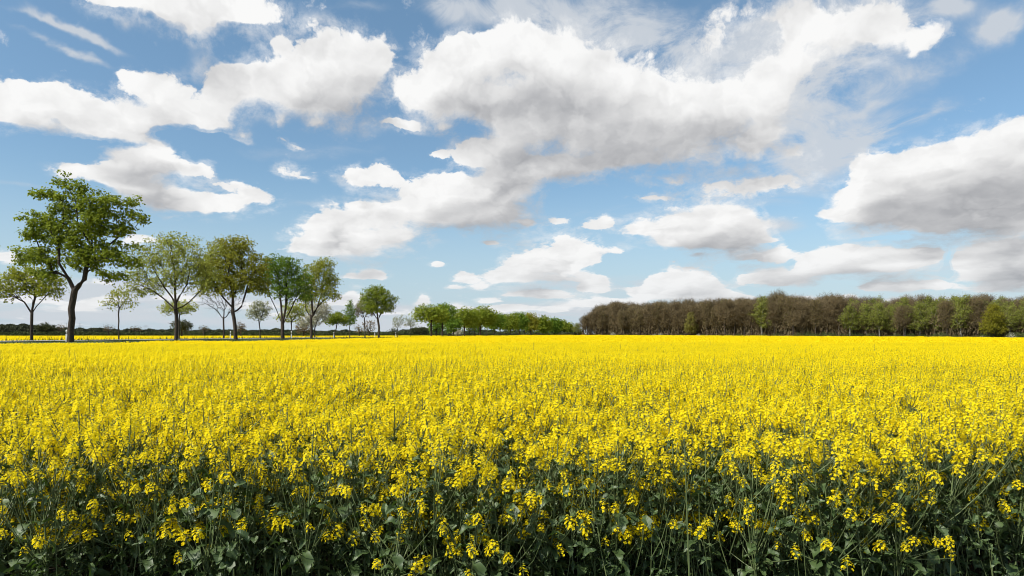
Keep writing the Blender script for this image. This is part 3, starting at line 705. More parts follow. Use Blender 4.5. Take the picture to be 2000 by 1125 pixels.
def tree(name, label, px, Y, base_z, lobes_px, trunk_px, r0, leaf, n_att, n_leaf, spread, size, group, bark=None, dmin=.4, seed=1, depth=.85, tip=.012, hollow=.45, up=.55, twigs=0, limbs=()):
    """a single tree from photo measurements, built at its true place and size: lobes and trunk points are pixels, turned into metres at distance Y"""
    k = Y / FPX; r = np.random.default_rng(seed); X = at_px(px, Y)
    zz = lambda py: CAMH + (HORIZ - py) * k - base_z
    L = [((x - px) * k, zz(y), rx * k, ry * k, (rx * depth) * k) for x, y, rx, ry in lobes_px]
    tr = [(0, 0, -.15)] + [((x - px) * k, r.normal(0, .05), zz(y)) for x, y in trunk_px]
    P = []
    for a, b in zip(tr[:-1], tr[1:]):
        n = max(1, int(np.linalg.norm(np.subtract(b, a)) / .6)); P += [np.asarray(a) + (np.subtract(b, a)) * i / n for i in range(n)]
    P.append(np.array(tr[-1])); P = np.array(P); P[1:-1] += r.normal(0, .02, (len(P) - 2, 3))
    att = thin(lobes_points(r, L, n_att, hollow), dmin)
    c = att.mean(0)
    LB_ = []
    for lp in limbs:
        q = [((x - px) * k, r.normal(0, .35) * (i > 0), zz(y)) for i, (x, y) in enumerate(lp)]; o_ = [np.array(q[0])]
        for a, b in zip(q[:-1], q[1:]):
            n = max(1, int(np.linalg.norm(np.subtract(b, a)) / .6)); o_ += [np.asarray(a) + (np.subtract(b, a)) * (i + 1) / n for i in range(n)]
        LB_.append(o_)
    wood, tips, nodes = grow(seed, att, P, r0, tip, limbs=LB_)
    root = link(name, None); root.location = (X, Y, base_z); root.empty_display_size = .5
    tag(root, label, 'tree', group)
    if twigs:
        k_ = len(att); idx = np.repeat(np.arange(k_), twigs); d = unit(tips[idx] * .8 + r.normal(0, .5, (len(idx), 3)) + [0, 0, .15])
        s = att[idx] - tips[idx] * r.uniform(0, .9, (len(idx), 1)); ln = r.uniform(.4, 1.0, (len(idx), 1)) * spread * 1.6
        sd = unit(np.cross(d, r.normal(size=d.shape))) * .011
        wood.quads(np.stack([s - sd, s + sd, s + d * ln + sd * .5, s + d * ln - sd * .5], 1), 0, r.random(len(idx)))
    link('trunk', wood.mesh('trunk', [bark or M_BARK], True), root)
    if n_leaf: link('crown', foliage(r, att, n_leaf, spread, size, c, up=up).mesh('crown', [leaf]), root)
    TREES.append(root); return root

G_NEAR, G_FARROW = 'roadside trees on the near side of the road', 'small young trees on the far side of the road'
def build_avenue():
    ZR = 1.05
    def nr(px): return row_point(px, 0)[1]
    def fr(px): return row_point(px, 11)[1]
    T = tree
    # the big maple and its neighbours, left to right
    T('maple_tree', 'largest tree, a tall green maple with a forked dark trunk beside the white post', 137, nr(137), ZR,
      [(122,358,14,10),(150,366,20,18),(84,378,28,8),(112,384,22,10),(182,396,40,24),(222,396,24,12),(254,396,24,9),(272,426,14,9),(250,418,20,8),(130,410,30,24),(80,436,38,22),(58,462,28,14),(44,498,20,18),(80,500,36,22),(128,462,46,28),(188,444,48,28),(232,446,24,14),(262,480,16,8),(205,492,44,22),(248,512,24,16),(165,512,36,18),(92,534,30,12),(214,538,26,9),(158,380,14,22),(200,420,30,16),(150,490,40,20)],
      [(138,640),(141,604),(145,568)], .27, GREEN, 780, 32, .25, .14, G_NEAR, seed=3, dmin=.34, hollow=.35,
      limbs=[[(145,568),(160,545),(168,520),(172,480),(160,440),(150,400)],[(145,568),(134,545),(128,515),(115,480),(100,450)],[(168,520),(200,490),(225,465)]])
    T('young_tree', 'low spreading tree at the far left with bare fanned branches under a yellow-green crown', 62, fr(62), ZR,
      [(20,555,38,24),(60,545,44,26),(98,555,32,22),(40,535,30,16),(112,574,14,9),(78,568,34,12),(5,570,26,16)],
      [(62,640),(62,612),(62,603)], .14, YELLOWGREEN, 480, 16, .24, .13, G_FARROW, seed=4, dmin=.34, hollow=.4,
      limbs=[[(62,608),(48,590),(25,578)],[(62,608),(55,585),(45,560)],[(62,606),(66,582),(70,558)],[(62,608),(80,588),(98,570)]])
    T('young_tree', 'thin sapling with sparse leaves between the big maple and the lime-leaved tree', 232, fr(232), ZR,
      [(232,585,24,20),(216,592,16,12),(249,592,18,12),(234,572,14,12)], [(232,640),(232,614),(233,600)], .075, YELLOWGREEN, 150, 6, .2, .13, G_FARROW, seed=5, dmin=.3, tip=.010)
    T('roadside_tree', 'wide airy tree with pale lime leaves and sky showing through, right of the big maple', 344, nr(344), ZR,
      [(340,495,60,36),(275,540,38,26),(290,505,40,28),(390,520,40,36),(345,540,64,32),(258,568,30,18),(398,552,32,26),(330,473,44,14),(415,490,20,18),(300,560,30,20)],
      [(344,640),(344,614),(344,604)], .19, LIME, 1000, 15, .25, .125, G_NEAR, seed=6, dmin=.36, hollow=.2,
      limbs=[[(344,606),(342,570),(340,530),(335,495)],[(344,606),(322,584),(295,566),(270,555)],[(344,608),(370,590),(395,565),(405,540)],[(343,590),(318,560),(300,525)],[(343,590),(362,555),(375,515)]])
    T('young_tree', 'small pale green tree half hidden behind the trunk of the airy lime-leaved tree', 350, fr(350), ZR,
      [(350,600,28,14),(332,604,16,12),(370,602,16,10)], [(350,640),(350,622),(351,616)], .08, LIME, 200, 10, .2, .14, G_FARROW, seed=7, dmin=.3)
    T('roadside_tree', 'dense tree with bronze-olive spring leaves and a dark leaning trunk', 461, nr(461), ZR,
      [(455,500,44,34),(415,520,30,34),(498,525,30,36),(455,545,56,34),(468,478,28,18),(410,555,28,24),(502,558,24,20),(432,482,22,16),(520,562,10,18)],
      [(460,640),(457,622),(455,610)], .22, OLIVE, 1100, 22, .27, .135, G_NEAR, seed=8, dmin=.36, hollow=.25,
      limbs=[[(455,612),(452,580),(452,540),(455,500)],[(455,614),(472,598),(482,570),(490,535)],[(453,600),(432,575),(415,550)],[(452,585),(468,550),(475,515)]])
    T('young_tree', 'bare leafless tree with fine forked branches, behind and left of the bronze-olive tree', 437, fr(437), ZR,
      [(420,592,26,20),(452,592,24,20),(437,584,24,16),(402,588,18,12),(470,588,14,12)], [(437,640),(437,632),(437,622)], .12, BRONZE, 300, 0, .3, .1, G_FARROW, seed=9, dmin=.34, twigs=2,
      limbs=[[(437,626),(420,606),(402,592)],[(437,624),(437,600),(434,580)],[(437,626),(450,604),(458,588)]])
    T('young_tree', 'slim pale blossoming tree between the bronze-olive tree and the rich green tree', 508, fr(508), ZR,
      [(505,608,20,18),(492,612,10,10),(518,603,10,16),(505,596,14,10)], [(508,645),(507,635),(506,628)], .09, PALE, 260, 12, .2, .13, G_FARROW, seed=10, dmin=.28,
      limbs=[[(507,630),(500,612),(496,600)],[(507,632),(514,615),(518,598)]])
    T('roadside_tree', 'rich green tree with several upright stems rising from one trunk', 552, nr(552), ZR,
      [(545,530,36,30),(522,540,18,28),(582,552,28,30),(555,565,42,24),(530,512,14,16),(565,520,24,20),(594,578,16,14)],
      [(552,640),(552,636),(551,630)], .24, FRESH, 850, 18, .26, .14, G_NEAR, seed=11, dmin=.36, hollow=.3,
      limbs=[[(551,634),(540,605),(528,578),(520,550)],[(551,632),(548,600),(545,560),(540,525)],[(552,632),(556,600),(560,560),(565,525)],[(552,634),(566,605),(580,580),(590,555)]])
    T('young_tree', 'light green young tree behind the rich green multi-stemmed tree', 569, fr(569), ZR,
      [(570,612,24,18),(550,618,12,10),(588,605,16,14),(570,600,18,10)], [(569,645),(569,638),(569,630)], .09, LIME, 280, 12, .22, .14, G_FARROW, seed=12, dmin=.28,
      limbs=[[(569,634),(560,615),(552,605)],[(569,632),(578,615),(588,602)]])
    T('roadside_tree', 'yellow-green tree whose right side thins out to loose twigs', 608, nr(608), ZR,
      [(625,530,30,22),(606,545,20,26),(643,548,20,22),(620,570,36,24),(650,578,15,10),(635,514,20,11),(600,585,14,14)],
      [(608,640),(608,628),(608,618)], .20, YELLOWGREEN, 800, 15, .26, .14, G_NEAR, seed=13, dmin=.36, hollow=.25,
      limbs=[[(608,622),(618,600),(625,570),(630,535)],[(608,622),(598,606),(596,590)],[(615,606),(632,590),(648,572)],[(610,612),(610,580),(608,550)]])
    T('young_tree', 'cream blossoming tree low behind the yellow-green tree', 615, fr(615), ZR,
      [(618,615,22,22),(632,606,14,18),(600,628,18,12),(610,600,14,10)], [(615,650),(615,642),(616,636)], .11, CREAM, 360, 16, .24, .14, G_FARROW, seed=14, dmin=.3)
    T('young_tree', 'short bushy dark green tree with a leaning stem, right of the cream blossom', 653, fr(653), ZR,
      [(658,622,16,11),(645,626,11,9),(670,626,9,8)], [(654,650),(657,642),(658,634)], .10, GREEN, 260, 20, .24, .16, G_FARROW, seed=15, dmin=.3)
    T('young_tree', 'narrow upright light green tree between the short bushy tree and the brown one', 683, fr(683), ZR,
      [(684,612,10,22),(678,622,7,12),(690,620,7,12),(684,596,6,12)], [(683,648),(683,640),(684,630)], .09, FRESH, 280, 13, .22, .14, G_FARROW, seed=16, dmin=.28)
    T('young_tree', 'thin brownish tree with few leaves beside the round dense green tree', 713, fr(713), ZR,
      [(712,602,19,16),(700,606,11,12),(724,604,11,12)], [(713,645),(712,634),(712,622)], .11, BRONZE, 320, 9, .25, .14, G_FARROW, seed=17, dmin=.3, twigs=1)
    T('roadside_tree', 'round dense green tree standing apart on a dark forked trunk', 740, nr(740), .75,
      [(736,580,28,18),(716,590,15,14),(756,588,18,16),(738,600,32,12),(735,568,20,10),(765,600,9,9)], [(740,640),(739,630),(738,624)], .20, GREEN, 760, 18, .28, .155, G_NEAR, seed=18, dmin=.40, hollow=.35,
      limbs=[[(738,626),(728,608),(722,592)],[(738,626),(746,606),(752,590)],[(738,622),(736,600),(736,580)]])
    T('young_tree', 'pale thin sapling just right of the round dense green tree', 776, fr(776), .7,
      [(778,628,11,12),(772,632,7,8),(785,622,5,9)], [(776,648),(777,640)], .07, PALE, 160, 8, .26, .14, G_FARROW, seed=19, dmin=.34)
    T('young_tree', 'pale thin sapling beside the first tree of the distant clump', 801, fr(801), .6,
      [(803,628,12,11),(795,632,7,7),(812,624,6,7)], [(801,648),(802,640)], .07, PALE, 160, 8, .26, .14, G_FARROW, seed=20, dmin=.34)
    D = [(842, 'first green tree of the distant clump, its crown reaching out to the left', GREEN, [(840,612,24,12),(822,612,12,9),(855,610,16,13),(836,606,18,9)], 632, .22),
         (864, 'taller green tree, second in the distant clump past the saplings', FRESH, [(866,608,18,13),(858,616,16,10),(876,614,9,9)], 632, .22),
         (886, 'small low tree in the gap of the distant clump', FRESH, [(886,632,11,10),(880,636,8,7)], 646, .13),
         (907, 'broad green tree with level crown, third large one of the distant clump', GREEN, [(908,616,20,13),(898,620,10,10),(920,618,12,12)], 638, .22),
         (938, 'broadest dark green crown of the distant row', GREEN, [(940,615,22,14),(952,618,16,14),(930,618,12,12)], 638, .24),
         (965, 'green tree tucked behind the broadest crown in the distant row', FRESH, [(968,624,14,13),(976,628,8,10)], 640, .18),
         (997, 'rounded green tree left of centre in the distant row', GREEN, [(997,628,13,14),(990,632,8,9)], 644, .18),
         (1014, 'rounded green tree just left of the olive-brown one in the distant row', FRESH, [(1015,626,13,14),(1020,632,9,9)], 644, .18),
         (1036, 'olive-brown tree in the distant row of green ones', OLIVE, [(1036,627,11,15),(1036,618,6,6)], 645, .18),
         (1060, 'small round green tree right of the olive-brown one', GREEN, [(1061,632,12,13)], 645, .18),
         (1083, 'small green tree near the far end of the road', FRESH, [(1083,634,11,12)], 646, .18),
         (1103, 'last green tree of the row, next to the brown wood', GREEN, [(1103,638,15,11),(1094,636,10,10)], 648, .18)]
    for i, (px, y, rx, ry) in enumerate([(852, 636, 11, 9), (876, 630, 11, 10), (917, 630, 13, 10), (926, 634, 10, 8), (951, 626, 15, 11), (977, 628, 13, 10), (986, 630, 12, 10), (1006, 630, 12, 11), (1024, 631, 13, 10), (1048, 634, 12, 10), (1071, 636, 12, 9), (1093, 640, 12, 8), (1114, 644, 9, 6)]):
        Y = fr(px); T('roadside_tree', 'small green tree in the back row, showing between larger trees of the distant row', px, Y, float(np.interp(Y, [150, 200, 400], [.5, .3, .1])), [(px, y, rx, ry), (px + 4, y + 3, rx * .8, ry * .8)], [(px, 648), (px, 645)], .14, (FRESH, GREEN, GREEN)[i % 3], 340, 22, .75, .36, 'back row trees along the distant road', seed=60 + i, dmin=.75, tip=.02)
    for i, (px, lab, lf, lo, fk, r0) in enumerate(D):
        Y = nr(px); lo = [(x, y + 2.5, rx * 1.18, ry * 1.16) for x, y, rx, ry in lo]; bz = float(np.interp(Y, [150, 200, 400], [.5, .3, .1]))
        T('roadside_tree', lab, px, Y, bz, lo, [(px, fk + 4), (px, fk)], r0, lf, 560, 22, .012 * Y ** .65 + .22, .12 + .0009 * Y, 'trees of the distant row along the road', seed=30 + i, dmin=.5 + Y * .0012, tip=.02)
build_avenue()
def build_rough_grass():
    g = leafy('rough_grass', (.045, .075, .016), (.115, .15, .040), .3, .7, .1); q = np.random.default_rng(21); mb = MB()
    n = 42000; s = q.uniform(-40, 330, n); o = np.where(q.random(n) < .5, q.uniform(-5.5, 2.6, n), q.uniform(9.2, 17.5, n)); p = R0[None] + s[:, None] * RT[None] + o[:, None] * RN[None]
    prof = np.interp(o, [-7.5, -4.2, -2.5, 2.7, 9, 13, 16, 19.5], [-.05, .72, .97, .985, .985, .97, .5, -.05]); z = gz(p[:, 0], p[:, 1]); z = z + (road_z(p[:, 1]) - z) * prof
    P = np.column_stack([p, z - .03]); ht = np.where(o > 9, 1, .42)[:, None] * (.12 + .30 * q.random((n, 1)) ** 2) * (1 + .6 * np.sin(s * .21 + o)[:, None]); d = unit(q.normal(0, .35, (n, 3)) + [0, 0, 1]); w = unit(np.cross(d, q.normal(size=(n, 3)))) * .035
    mb.tris(np.stack([P - w, P + w, P + d * ht * 1.3], 1), 0, q.random(n))
    tag(link('rough_grass', mb.mesh('rough_grass', [g])), 'rough green grass on the verges of the road', 'grass', kind='stuff')
build_rough_grass()

# ---------------------------------------------------------------- the wood on the right
def wood_proto(kind, seed, H):
    r = np.random.default_rng(seed)
    if kind == 'bare':
        w = H * r.uniform(.17, .23)
        L = [(0, H * .74, w, H * .25, w), (r.normal(0, w * .3), H * .55, w * .95, H * .22, w * .95), (r.normal(0, w * .3), H * .86, w * .7, H * .13, w * .7)]
        att = thin(lobes_points(r, L, 520, .35), .62); fork, tw = .38, 26
    elif kind == 'green':
        w = H * r.uniform(.17, .22); L = [(0, H * .72, w * .8, H * .26, w * .8), (w * .3, H * .45, w, H * .20, w), (-w * .4, H * .58, w * .9, H * .18, w * .9), (0, H * .9, w * .45, H * .1, w * .45)]
        att = thin(lobes_points(r, L, 520, .35), .62); fork, tw = .30, 4
    else:
        w = H * .27; L = [(0, H * .66, w * .95, H * .30, w), (w * .45, H * .38, w * .8, H * .22, w * .8), (-w * .5, H * .42, w * .8, H * .22, w * .8), (0, H * .86, w * .55, H * .13, w * .5)]
        att = thin(lobes_points(r, L, 600, .4), .6); fork, tw = .25, 2
    tr = np.stack([np.linspace(0, r.normal(0, .3), 8), np.linspace(0, r.normal(0, .3), 8), np.linspace(-.3, H * fork, 8)], 1)
    woodb, tips, _ = grow(seed, att, tr, .018 * H, .03, pl=.30, sides=(6, 4, 3), jit=.06)
    k = len(att); idx = np.repeat(np.arange(k), tw)
    d = unit(tips[idx] * .7 + r.normal(0, .5, (len(idx), 3)) + [0, 0, .25]); s = att[idx] + r.normal(0, .45, (len(idx), 3)); ln = r.uniform(.5, 1.5, (len(idx), 1))
    sd = unit(np.cross(d, r.normal(size=d.shape))) * r.uniform(.018, .04, (len(idx), 1))
    cr = MB(); cr.quads(np.stack([s - sd, s + sd, s + d * ln + sd * .4, s + d * ln - sd * .4], 1), 0, np.clip(r.random(k)[idx] * .6 + r.random(len(idx)) * .4, 0, 1))
    if kind == 'bare':       # swelling buds
        n = 7 * k; idx = r.integers(0, k, n); P = att[idx] + r.normal(0, .55, (n, 3))
        cr.quads(leaf_quads(r, P, unit(r.normal(size=(n, 3)) + [0, 0, .4]), .11), 1, np.clip(r.random(k)[idx] * .6 + r.random(n) * .4, 0, 1))
    else:
        n = int((22 if kind == 'green' else 34) * k); idx = r.integers(0, k, n); P = att[idx] + r.normal(0, .45, (n, 3)) * [1, 1, .75]
        cr.quads(leaf_quads(r, P, unit(unit(P - att[idx]) * .5 + r.normal(0, .45, (n, 3)) + [0, 0, .5]), .20), 1, np.clip(r.random(k)[idx] * .6 + r.random(n) * .4, 0, 1))
    return woodb, cr
W_BUD = leafy('beech_bud', (0.115, 0.088, 0.044), (0.19, 0.148, 0.078), .2, .8, .1, vary=.5)
W_BUDG = leafy('greening_bud', (0.15, 0.145, 0.036), (0.245, 0.23, 0.058), .25, .8, .1, vary=.4)
W_GREEN = leafy('birch_leaf', (0.14, 0.175, 0.024), (0.27, 0.295, 0.052), .35, .6, .2, vary=.5)
W_YEL = leafy('oak_spring_leaf', (0.2, 0.2, 0.014), (0.31, 0.285, 0.026), .35, .6, .2)
def joined(ma, mc):
    """one mesh out of a trunk mesh and a crown mesh, for the crowd of trees inside the wood"""
    bm = bmesh.new(); bm.from_mesh(ma); n = len(bm.faces); bm.from_mesh(mc); bm.faces.ensure_lookup_table()
    for f in bm.faces[n:]: f.material_index += len(ma.materials)
    me = bpy.data.meshes.new('wood_tree'); bm.to_mesh(me); bm.free()
    for m in list(ma.materials) + list(mc.materials): me.materials.append(m)
    return me
def build_wood():
    H = 17.0; pro = {}
    def mk(key, kind, seed, bark, leaf):
        a, b = wood_proto(kind, seed, H); pro[key] = (a.mesh('trunk', [bark], True), b.mesh('crown', [M_TWIG, leaf]))
    for k in range(6): mk(('bare', k), 'bare', 200 + k, M_BARK, W_BUD)
    for k in range(2): mk(('bud', k), 'bare', 210 + k, M_BARK, W_BUDG)
    for k in range(4): mk(('green', k), 'green', 220 + k, M_BIRCH, W_GREEN)
    mk(('yellow', 0), 'oak', 231, M_BARK, W_YEL); mk(('olive', 0), 'oak', 232, M_BARK, W_BUDG)
    def put(key, name, label, group, X, Y, h, rz, wide=1.0):
        root = link(name, None); root.location = (X, Y, float(gz(X, Y)) - .05); root.rotation_euler = (0, 0, rz); s = h / H; root.scale = (s * wide, s * wide, s); root.empty_display_size = .5
        tag(root, label, 'tree', group)
        link('trunk', pro[key][0], root); link('crown', pro[key][1], root); return root
    top = lambda px: np.interp(px, [1125, 1140, 1165, 1200, 1290, 1380, 1440, 1480, 1560, 1700, 1850, 2000, 2300], [628, 612, 600, 594, 592, 585, 582, 580, 578, 576, 574, 573, 566])
    r = np.random.default_rng(77)
    MARK = [(1215, "left tip of the wood", "first greening tree"), (1350, "first greening tree", "olive-tinged tree"), (1518, "olive-tinged tree", "green-topped tall tree"), (1660, "green-topped tall tree", "leftmost full birch")]
    def words(px, green):
        for m, a, b in MARK:
            if px < m: return ('greening' if green else 'bare brown') + f' tree of the wood between {a} and {b}'
        what = 'pale green birch' if green else 'brown leafless tree'
        if px < 1765: return what + ' in the wood between the leftmost full birch and the rounded bare tree'
        if px < 1940: return what + ' in the wood between the rounded bare tree and the yellow-green oak'
        return what + ' in the wood right of the yellow-green oak'
    A = np.array([at_px(1133, 396), 396.]); Bp = np.array([at_px(2330, 216), 216.]); u = unit(Bp - A); nrm = np.array([-u[1], u[0]]); Ln = np.linalg.norm(Bp - A)
    inner = []
    for row in range(6):
        s = 1.0 + row * 1.1
        while s < Ln:
            p = A + u * s + nrm * (2.0 + row * 6.0 + r.normal(0, .9)); px = float(pxof(*p)); Y = p[1]
            h = (658 - top(px)) * (A + u * s)[1] / FPX * r.uniform(.78, 1.07) + row * .2
            h = max(h, 6); g = px > 1660
            if row == 0 and 1125 < px < 1160: h *= .93
            green = r.random() < (.90 if g and px > 1700 else .7 if g else .07 if px > 1400 else 0.0)
            if row > 2 and g: green = r.random() < .6
            key = ('green', int(r.integers(4))) if green else ('bud', int(r.integers(2))) if r.random() < .28 else ('bare', int(r.integers(6)))
            wd = r.uniform(.88, 1.2); rz = r.random() * 6.28; s += r.uniform(4.0, 6.2)
            if row < 2 and px < 2060:
                put(key, 'birch_tree' if green else 'bare_tree', words(px, green), ('green birches' if green else 'bare brown trees') + ' along the front of the wood', p[0], Y, h, rz, wd)
            else: inner.append((p[0], Y, float(gz(*p)), list(pro).index(key), rz, h / H))
    src = bpy.data.collections.new('wood')
    for i, (kk, (ma, mc)) in enumerate(pro.items()):
        ob = bpy.data.objects.new(f'wood_{i:02d}', joined(ma, mc)); src.objects.link(ob)
    q = np.array(inner)
    tag(scatter('wood_interior', src, q[:, :3], q[:, 3].astype(int), q[:, 4], q[:, 5]), 'mass of bare and greening trees filling the wood behind its front rows', 'wood', kind='stuff')
    def special(px, key, nm, lab, y_top, wide=1.0, fwd=-1.5, rz=0.0):
        t = np.interp(px, [1133, 2330], [0, 1]); 
        for _ in range(30):
            p = A + u * (t * Ln) + nrm * fwd; t += (px - float(pxof(*p))) / 3000
        put(key, nm, lab, None, p[0], p[1], (658 - y_top) * p[1] / FPX, rz, wide)
    special(1518, ('bud', 0), 'bare_tree', 'tree with a greenish yellow rounded top rising above the bare brown treetops', 567, 1.0, 7)
    special(1350, ('olive', 0), 'budding_tree', 'olive-tinged budding tree at the front of the bare brown wood', 606, .8)
    special(1215, ('bud', 1), 'budding_tree', 'first faintly greening tree from the left end of the brown wood', 606, .9)
    special(1940, ('yellow', 0), 'oak_tree', 'bright yellow-green oak in front of the wood near its right end', 586, .95)
    special(1765, ('bare', 2), 'bare_tree', 'rounded bare brown tree standing forward between the green birches', 592, 1.15)
    special(1660, ('green', 1), 'birch_tree', 'leftmost full green birch where the brown part of the wood ends', 590, 1.15)
    special(1128, ('green', 0), 'young_tree', 'low olive-green tree at the very left tip of the wood', 630, 1.5, 2)
    # shrubs along its foot
    def shrub_proto(seed, w, h, leaf, n, tw):
        q = np.random.default_rng(seed); P = unit(q.normal(size=(n, 3))) * (q.random((n, 1)) ** .4) * [w, w, h * .6] + [0, 0, h * .5]; P = P[P[:, 2] > 0]
        cr = MB(); cr.quads(leaf_quads(q, P, unit(P / [w, w, h] + q.normal(0, .5, P.shape) + [0, 0, .3]), .15), 0, q.random(len(P)))
        st = MB()
        for k in range(tw):
            a = q.random() * 6.28; st.tube(np.array([[0, 0, -.1], [.3 * w * math.cos(a), .3 * w * math.sin(a), h * .4], [.7 * w * math.cos(a), .7 * w * math.sin(a), h * .8]]), [.05, .035, .015], 4)
        return st.mesh('stems', [M_BARK]), cr.mesh('crown', [leaf])
    BL = leafy('hawthorn_blossom', (.30, .31, .24), (.50, .50, .42), .2, .8, .1); GL = leafy('shrub_leaf', (.045, .065, .018), (.095, .120, .035), .3, .6, .2)
    sw = shrub_proto(301, 1.6, 2.4, BL, 420, 6); sg = shrub_proto(302, 2.4, 2.6, GL, 900, 6)
    def shrub(px, dat, nm, lab, gr, sc, fwd):
        t = np.interp(px, [1133, 2330], [0, 1])
        for _ in range(30):
            p = A + u * (t * Ln) + nrm * fwd; t += (px - float(pxof(*p))) / 3000
        o = link(nm, None); o.location = (p[0], p[1], float(gz(*p))); o.scale = (sc, sc, sc); o.rotation_euler = (0, 0, px); o.empty_display_size = .3
        tag(o, lab, 'shrub', gr); link('stems', dat[0], o); link('crown', dat[1], o)
    for px, lab, sc in ((1197, 'white blossoming shrub at the foot of the wood near its left end', 1.1), (1278, 'left of a run of white blossoming shrubs under the bare trees', .8), (1290, 'tallest in a run of white blossoming shrubs under the bare trees', .95),
                        (1364, 'white shrub below the olive-tinged budding tree', .8), (1380, 'small white shrub just right of the olive-tinged budding tree', .6), (1522, 'white shrub under the tree with the greenish yellow top', .55),
                        (1918, 'pale shrub at the foot of the yellow-green oak', .75), (1976, 'white blossoming shrub near the right edge, right of the yellow-green oak', 1.15)):
        shrub(px, sw, 'blossom_shrub', lab, 'white blossoming shrubs at the foot of the wood', sc, -3.2)
    for px in list(np.arange(1300, 1560, 37)) + list(np.arange(1560, 2040, 17)):
        shrub(px + r.normal(0, 6), sg, 'green_shrub', 'green leafy shrub in the undergrowth along the foot of the wood', 'green shrubs at the foot of the wood', r.uniform(.55, 1.2), r.uniform(-2.5, 1))
    # deep inside the wood: brush and stems nobody could count
    und = MB(); q = np.random.default_rng(5); n = 120000
    sx = q.random(n) * Ln; dp = q.uniform(.5, 34, n); base = A[None] + u[None] * sx[:, None] + nrm[None] * dp[:, None]
    hgt = q.random(n) ** 1.2 * 9.0; P = np.column_stack([base, gz(base[:, 0], base[:, 1]) + hgt]); d = unit(q.normal(0, .45, (n, 3)) + [0, 0, 1]); w = unit(np.cross(d, q.normal(size=(n, 3)))) * q.uniform(.04, .20, (n, 1)); ln = q.uniform(.6, 2.2, (n, 1))
    und.quads(np.stack([P - w, P + w, P + d * ln + w * .4, P + d * ln - w * .4], 1), 0, q.random(n))
    tag(link('undergrowth', und.mesh('undergrowth', [M_TWIG])), 'tangled dark brush filling the inside of the wood', 'undergrowth', kind='stuff')
build_wood()

# ---------------------------------------------------------------- far horizon on the left
def build_horizon():
    dark = leafy('far_wood_leaf', (.040, .048, .026), (.070, .078, .042), .2, .8, .1); hedge = leafy('hedge_leaf', (.050, .066, .024), (.085, .105, .042), .25, .8, .1)
    r = np.random.default_rng(9); mb = MB(); hb = MB()
    topy = lambda px: np.interp(px, [-400, 0, 40, 60, 90, 110, 140, 250, 330, 400, 480, 560, 640, 700, 760, 830, 860, 1000, 1140], [632, 634, 634, 637, 636, 640, 642, 643, 645, 645, 644, 645, 646, 648, 650, 640, 645, 646, 648]) + 1.6 * np.sin(px * .23) * np.sin(px * .05) + 1.8 * np.sin(px * .071 + 1) * np.sin(px * .021)
    n = 60000; px = r.uniform(-420, 1140, n); Y = 300 + r.uniform(0, 26, n) + np.clip(px - 700, 0, 400) * .25
    z1 = CAMH + (HORIZ - topy(px)) * Y / FPX; z = r.random(n) ** .75 * (z1 + .2) - .2; P = np.column_stack([at_px(px, Y), Y, z])
    mb.quads(leaf_quads(r, P, unit(r.normal(size=(n, 3)) + [0, 0, .4]), .55), 0, np.clip(.5 * np.sin(px * .19) ** 2 + .5 * r.random(n), 0, 1))
    tag(link('distant_wood', mb.mesh('distant_wood', [dark])), 'dark low wood along the horizon beyond the far yellow strip', 'wood', kind='stuff')
    n = 26000; px = r.uniform(-420, 1120, n); Y = 291 + r.uniform(0, 5, n) + np.clip(px - 700, 0, 400) * .25; zt = CAMH + (HORIZ - 648.2 - 1.0 * np.sin(px * .13) * np.sin(px * .037)) * Y / FPX
    P = np.column_stack([at_px(px, Y), Y, r.random(n) * (zt + .3) - .3])
    hb.quads(leaf_quads(r, P, unit(r.normal(size=(n, 3)) + [0, 0, .5]), .35), 0, r.random(n))
    tag(link('field_hedge', hb.mesh('field_hedge', [hedge])), 'low green hedge at the far edge of the yellow strip beyond the road', 'hedge', kind='stuff')
    DARK = leafy('far_tree_leaf', (.040, .048, .020), (.075, .085, .034), .25, .8, .1)
    for i, (px, y, rx, ry, Y, lab, lf, nl, tw) in enumerate([
        (90, 640, 20, 8, 296, 'broad dark dome-shaped tree on the horizon right of the far-left tree', DARK, 16, 2), (355, 636, 19, 10, 220, 'round dark tree on the horizon just right of the lime tree trunk', DARK, 16, 2),
        (212, 640, 10, 6, 290, 'small bare round tree on the horizon left of the thin sapling', BRONZE, 3, 5), (265, 643, 12, 5, 300, 'low bare tree on the horizon right of the thin sapling', BRONZE, 3, 5),
        (118, 640, 9, 8, 300, 'hazy bare tree on the horizon left of the big maple trunk', BRONZE, 2, 5), (398, 642, 9, 5, 290, 'low brown tree on the horizon left of the bare leafless tree', BRONZE, 4, 5),
        (470, 637, 9, 9, 260, 'brown bushy tree on the horizon behind the leaning bronze-olive trunk', BRONZE, 6, 6), (593, 640, 16, 11, 240, 'brown bushy tree on the horizon left of the cream blossom', BRONZE, 6, 6),
        (721, 637, 12, 12, 250, 'bare brown tree with two rounded tops behind the round dense green tree', BRONZE, 4, 7), (702, 643, 10, 7, 260, 'low brown tree on the horizon left of the bare two-topped one', BRONZE, 5, 5),
        (770, 647, 7, 5, 280, 'small dark round bush on the horizon under the pale sapling', DARK, 14, 2), (820, 646, 20, 6, 290, 'wide dark bush on the horizon under the first tree of the distant clump', DARK, 16, 2),
        (894, 649, 9, 5, 280, 'white blossoming bush under the distant row of trees', CREAM, 14, 2)]):
        tree('horizon_tree' if 'bush on' not in lab and 'bush under' not in lab else 'horizon_bush', lab, px, Y, -.1, [(px - rx * .3, y, rx * .7, ry), (px + rx * .35, y + 1, rx * .65, ry * .9)], [(px, 652), (px, min(650, y + ry))], .25, lf, 260, nl, .45, .26, None, seed=400 + i, dmin=.6, tip=.03, twigs=tw)
build_horizon()

